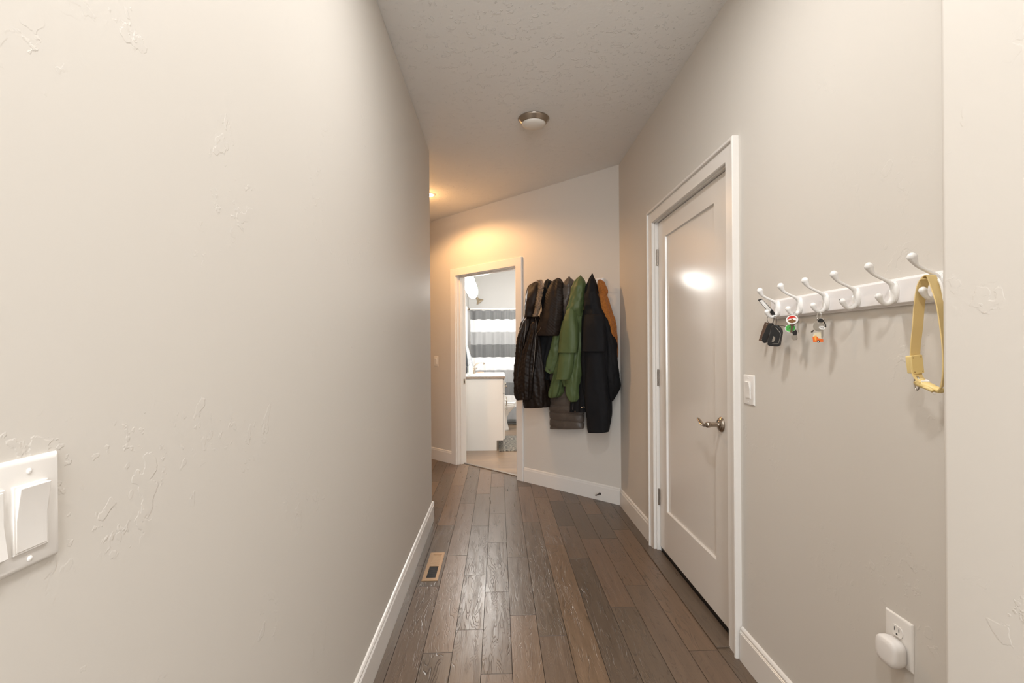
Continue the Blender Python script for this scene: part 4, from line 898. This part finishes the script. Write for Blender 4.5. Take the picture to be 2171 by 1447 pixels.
rings(bm, [[sc_ + Vector((x, y, z)) for x, y in sup(a, b, 48, 2.6)] for a, b, z in ((0.245, 0.27, 0.0), (0.245, 0.27, 0.010), (0.235, 0.26, 0.015), (0.20, 0.225, 0.014), (0.19, 0.215, 0.006), (0.10, 0.12, 0.003), (0.02, 0.02, 0.002))])
tag(obj('sink', bm, M['porc'], None, smooth=True, loc=sc_), 'white oval drop-in sink in the bathroom countertop', 'sink')
# faucet
fp = onY(1006, 789, 6.42); fx = fp.x - 0.005; fz = 0.9415
fa = thing('faucet', (fx, 6.42, fz), 'brushed nickel arched faucet at the back of the sink', 'faucet')
bm = NB(); lathe(bm, (fx, 6.42, fz), (0, 0, 1), [(0, 0.026), (0.006, 0.026), (0.012, 0.018), (0.05, 0.014), (0.075, 0.016), (0.085, 0.012), (0.088, 0.001)], 24); obj('base', bm, M['nickel'], fa, smooth=True)
bm = NB(); tube(bm, [(fx, 6.42, fz + 0.05), (fx + 0.010, 6.42, fz + 0.095), (fx + 0.045, 6.42, fz + 0.130), (fx + 0.09, 6.42, fz + 0.142), (fx + 0.125, 6.42, fz + 0.135), (fx + 0.135, 6.42, fz + 0.120)], [0.012, 0.011, 0.010, 0.0095, 0.010, 0.012], 14); obj('spout', bm, M['nickel'], fa, smooth=True)
for sy in (-0.09, 0.09):
    bm = NB(); lathe(bm, (fx, 6.42 + sy, fz), (0, 0, 1), [(0, 0.022), (0.01, 0.020), (0.03, 0.012), (0.055, 0.014), (0.06, 0.008)], 20)
    tube(bm, [(fx, 6.42 + sy, fz + 0.055), (fx + 0.02, 6.42 + sy*1.3, fz + 0.062), (fx + 0.035, 6.42 + sy*1.7, fz + 0.064)], [0.007, 0.006, 0.005], 10); obj('tap_handle', bm, M['nickel'], fa, smooth=True)
# soap bottle
bx = onY(998, 780, 6.22).x
sb = thing('soap_bottle', (bx, 6.22, 0.9415), 'pale green soap pump bottle on the vanity beside the faucet', 'bottle')
bm = NB(); lathe(bm, (bx, 6.20, 0.9275), (0, 0, 1), [(0, 0.026), (0.003, 0.029), (0.10, 0.029), (0.118, 0.026), (0.128, 0.012), (0.140, 0.011)], 28); obj('bottle', bm, M['soap'], sb, smooth=True)
bm = NB(); lathe(bm, (bx, 6.20, 1.067), (0, 0, 1), [(0, 0.013), (0.016, 0.013), (0.018, 0.005), (0.036, 0.005), (0.037, 0.012), (0.046, 0.012), (0.048, 0.002)], 20)
tube(bm, [(bx, 6.20, 1.109), (bx + 0.02, 6.20, 1.111), (bx + 0.034, 6.20, 1.104)], 0.004, 10); obj('pump', bm, M['white'], sb, smooth=True)
# little tan dish behind the faucet
dp = onY(1018, 787, 6.78)
bm = NB(); lathe(bm, (dp.x, 6.80, 0.9265), (0, 0, 1), [(0, 0.030), (0.004, 0.040), (0.014, 0.052), (0.016, 0.050), (0.006, 0.036)], 28)
tag(obj('soap_dish', bm, M['dish'], None, smooth=True, loc=(dp.x, 6.80, 0.9265)), 'small tan dish on the countertop behind the faucet', 'dish')
bm = NB(); box(bm, bxl + 0.02, bxl + 0.10, 6.64, 6.76, 0.9265, 1.03); tag(obj('toiletry_box', bm, M['black'], None, bevel=0.006, loc=(bxl + 0.06, 6.7, 0.9265)), 'black box at the back of the countertop under the towel', 'box')
# vanity light: two tulip globes on a bar
vl = thing('vanity_light', (bxl, 6.18, 2.12), 'bright white glass globe sconce on the bathroom wall above the vanity', 'wall light')
bm = NB(); box(bm, bxl, bxl + 0.02, 5.78, 6.60, 2.13, 2.21); obj('back_plate', bm, M['nickel'], vl, bevel=0.003)
for yy in (5.84, 6.18, 6.52):
    bm = NB(); tube(bm, [(bxl + 0.01, yy, 2.17), (bxl + 0.08, yy, 2.19), (bxl + 0.18, yy, 2.195), (bxl + 0.195, yy, 2.16)], 0.007, 10); obj('arm', bm, M['nickel'], vl, smooth=True)
    bm = NB(); lathe(bm, (bxl + 0.195, yy, 2.165), (0, 0, -1), [(0, 0.024), (0.02, 0.036), (0.06, 0.058), (0.11, 0.069), (0.16, 0.066), (0.20, 0.048), (0.215, 0.024), (0.219, 0.001)], 32); obj('glass_shade', bm, M['lampw'], vl, smooth=True)
# towel on a wall hook
ty = 7.02; txw = bxl
tp = onY(989, 733, ty)
tw = thing('hand_towel', (bxl + 0.05, ty, 1.33), 'grey and white towel hanging from a hook beyond the vanity', 'towel')
def towel_bm(spread, off, dk):
    bm = NB(); rs = []
    for q in range(30):
        k = q/29; z = 1.36 - 0.42*k; w = 0.012 + spread*k**0.8
        rs.append([Vector((bxl + 0.045 + off + math.cos(a)*w*0.75 + w*0.60, ty + dk + math.sin(a)*w + 0.008*math.sin(5*a + 3*k), z + 0.01*math.sin(3*a))) for a in [2*PI*i/40 for i in range(40)]])
    rings(bm, rs); return bm
obj('towel_fold', towel_bm(0.10, 0.0, 0.0), M['towelw'], tw, smooth=True)
obj('towel_fold', towel_bm(0.05, -0.012, -0.075), M['toweld'], tw, smooth=True, label='dark grey towel fold')
bm = NB(); tube(bm, [(bxl + 0.001, ty, 1.37), (bxl + 0.03, ty, 1.365), (bxl + 0.05, ty, 1.375), (bxl + 0.055, ty, 1.395)], 0.005, 10); lathe(bm, (bxl, ty, 1.37), (1, 0, 0), [(0, 0.02), (0.006, 0.018), (0.008, 0.006)], 20)
tag(obj('towel_hook', bm, M['nickel'], None, smooth=True, loc=(bxl, ty, 1.37)), 'nickel wall hook carrying the grey and white towel', 'hook')
# toilet: tank on the left wall, bowl pointing right
TY = 7.50
to = thing('toilet', (-0.1, TY, 0.004), 'white toilet beyond the vanity in front of the striped curtain', 'toilet')
def egg(L0, L1, w, n=48):
    out = []
    for i in range(n):
        a = 2*PI*i/n; c, s = math.cos(a), math.sin(a); cx_ = (L0 + L1)/2; hl = (L1 - L0)/2
        out.append((cx_ + hl*c, w*s*(1 - 0.16*c)))
    return out
bm = NB()
rings(bm, [[Vector((x, TY + y, z)) for x, y in egg(a, b, w)] for z, a, b, w in ((0.004, -0.36, 0.165, 0.12), (0.03, -0.36, 0.160, 0.115), (0.12, -0.34, 0.135, 0.10), (0.20, -0.33, 0.130, 0.105), (0.27, -0.34, 0.165, 0.135), (0.33, -0.35, 0.225, 0.170), (0.375, -0.35, 0.262, 0.188), (0.40, -0.35, 0.268, 0.190), (0.405, -0.34, 0.26, 0.18))])
obj('bowl', bm, M['porc'], to, smooth=True)
for z0_, nm in ((0.408, 'seat'), (0.428, 'lid')):
    bm = NB(); rings(bm, [[Vector((x, TY + y, z)) for x, y in egg(-0.30 + g_, 0.272 - g_, 0.192 - g_)] for z, g_ in ((z0_, 0.004), (z0_ + 0.003, 0), (z0_ + 0.012, 0), (z0_ + 0.017, 0.006), (z0_ + 0.019, 0.03))]); obj(nm, bm, M['porc'], to, smooth=True)
bm = NB(); box(bm, bxl + 0.012, -0.34, TY - 0.21, TY + 0.21, 0.405, 0.74); tk = obj('tank', bm, M['porc'], to, bevel=0.02, seg=4)
bm = NB(); box(bm, bxl + 0.006, -0.33, TY - 0.22, TY + 0.22, 0.741, 0.775); obj('tank_lid', bm, M['porc'], tk, bevel=0.01, seg=3)
# rug
bm = NB(); x0_, x1_, y0_, y1_ = 0.0, 0.62, 5.95, 6.98
box(bm, x0_, x1_, y0_, y1_, 0.004, 0.012); tag(obj('bath_rug', bm, M['rug'], None, bevel=0.003, loc=((x0_+x1_)/2, 6.4, 0.004)), 'flecked grey and cream rug on the bathroom floor beside the vanity', 'rug')
# tub
bm = NB(); ty0, ty1 = 8.08, byf - 0.004
rings(bm, [[Vector((x, y, z)) for x, y in ((a0_, b0), (a1_, b0), (a1_, b1), (a0_, b1))] for a0_, a1_, b0, b1, z in ((bxl + .004, 1.10, ty0, ty1, 0.004), (bxl + .004, 1.10, ty0, ty1, 0.48), (bxl + .06, 1.02, ty0 + .06, ty1 - .06, 0.48), (bxl + .12, 0.96, ty0 + .10, ty1 - .10, 0.12))])
tag(obj('bathtub', bm, M['tub'], None, bevel=0.02, seg=4, loc=(0.3, 8.45, 0.004)), 'white bathtub hidden behind the striped shower curtain', 'bathtub')
bm = NB(); box(bm, bxl + 0.0005, bxl + 0.012, 7.98, byf - 0.001, 0.48, 1.965); box(bm, bxl + 0.0005, bxl + 0.028, 7.96, 8.0, 0.03, 1.965)
tag(obj('tub_surround', bm, M['surround'], None, bevel=0.003, loc=(bxl, 8.4, 0.48)), 'glossy white tub surround panel on the bathroom left wall', 'wall panel')
# curtain rod, curtain, shower head
RZ = 1.925; CYR = 8.03
rd = thing('curtain_rod', (bxl, CYR, RZ), 'thin nickel curtain rod across the tub', 'curtain rod')
bm = NB(); lathe(bm, (bxl + 0.03, CYR, RZ), (1, 0, 0), [(0, 0.012), (bxr - bxl - 0.032, 0.012)], 20); obj('rod', bm, M['white'], rd, smooth=True)
bm = NB(); lathe(bm, (bxl + 0.028, CYR, RZ), (1, 0, 0), [(0, 0.035), (0.008, 0.035), (0.016, 0.024), (0.04, 0.016)], 24); obj('flange', bm, M['nickel'], rd, smooth=True)
bm = NB(); uvl = bm.loops.layers.uv.new('uv'); nx_, nz2 = 260, 60; cx0, cx1, ztop, H_ = -0.455, 1.15, 1.905, 1.87
grid = []
for j in range(nz2 + 1):
    k = j/nz2; row = []
    for i in range(nx_ + 1):
        u_ = i/nx_; x = cx0 + (cx1 - cx0)*u_; a = x*2*PI/0.155
        y = CYR - 0.012 + 0.020*math.sin(a)*(1 - 0.3*k) + 0.008*math.sin(x*23 + 2*k) - 0.01*k
        z = ztop - H_*k - (0.010*(0.5 - 0.5*math.cos(a*1.0)))*(1 - k)
        row.append(bm.verts.new((x, y, z)))
    grid.append(row)
for j in range(nz2):
    for i in range(nx_):
        f_ = bm.faces.new([grid[j][i], grid[j+1][i], grid[j+1][i+1], grid[j][i+1]])
        for l, (jj, ii) in zip(f_.loops, ((j, i), (j+1, i), (j+1, i+1), (j, i+1))): l[uvl].uv = (ii/nx_*(cx1 - cx0)*1.2, jj/nz2*H_)
cu = obj('shower_curtain', bm, M['curtain'], None, smooth=True, loc=(0.35, CYR, ztop))
so = cu.modifiers.new('thick', 'SOLIDIFY'); so.thickness = 0.0015
tag(cu, 'grey and white banded shower curtain with fine vertical pinstripes', 'shower curtain')
for i in range(11):
    xx = -0.425 + 0.155*i
    if xx > 1.14: break
    bm = NB(); tube(bm, circ((xx, CYR, RZ - 0.008), (0, 1, 0), (0, 0, 1), 0.020, 20, 0.024), 0.0014, 8, closed=True)
    o = obj('curtain_ring', bm, M['nickel'], None, smooth=True, loc=(xx, CYR, RZ - 0.03))
    tag(o, 'small nickel ring holding the striped shower curtain on its rod', 'curtain ring', 'curtain rings on the tub rod')
sh = thing('shower_fixture', (bxl, 8.5, 2.12), 'nickel bell-shaped shower head on an arm above the curtain', 'shower head')
hp_ = onY(1014, 636, 8.5)
bm = NB(); tube(bm, [(bxl, 8.5, hp_.z + 0.085), (hp_.x - 0.10, 8.5, hp_.z + 0.085), (hp_.x - 0.045, 8.5, hp_.z + 0.055), (hp_.x - 0.02, 8.5, hp_.z + 0.030)], 0.010, 12); lathe(bm, (bxl, 8.5, hp_.z + 0.085), (1, 0, 0), [(0, 0.03), (0.01, 0.026), (0.014, 0.012)], 20); obj('arm', bm, M['nickel'], sh, smooth=True)
bm = NB(); lathe(bm, (hp_.x - 0.030, 8.5, hp_.z + 0.044), (0.62, 0, -0.78), [(0, 0.014), (0.014, 0.024), (0.030, 0.022), (0.054, 0.036), (0.078, 0.060), (0.094, 0.075), (0.103, 0.075), (0.106, 0.062), (0.103, 0.001)], 32); obj('bell', bm, M['snick'], sh, smooth=True)
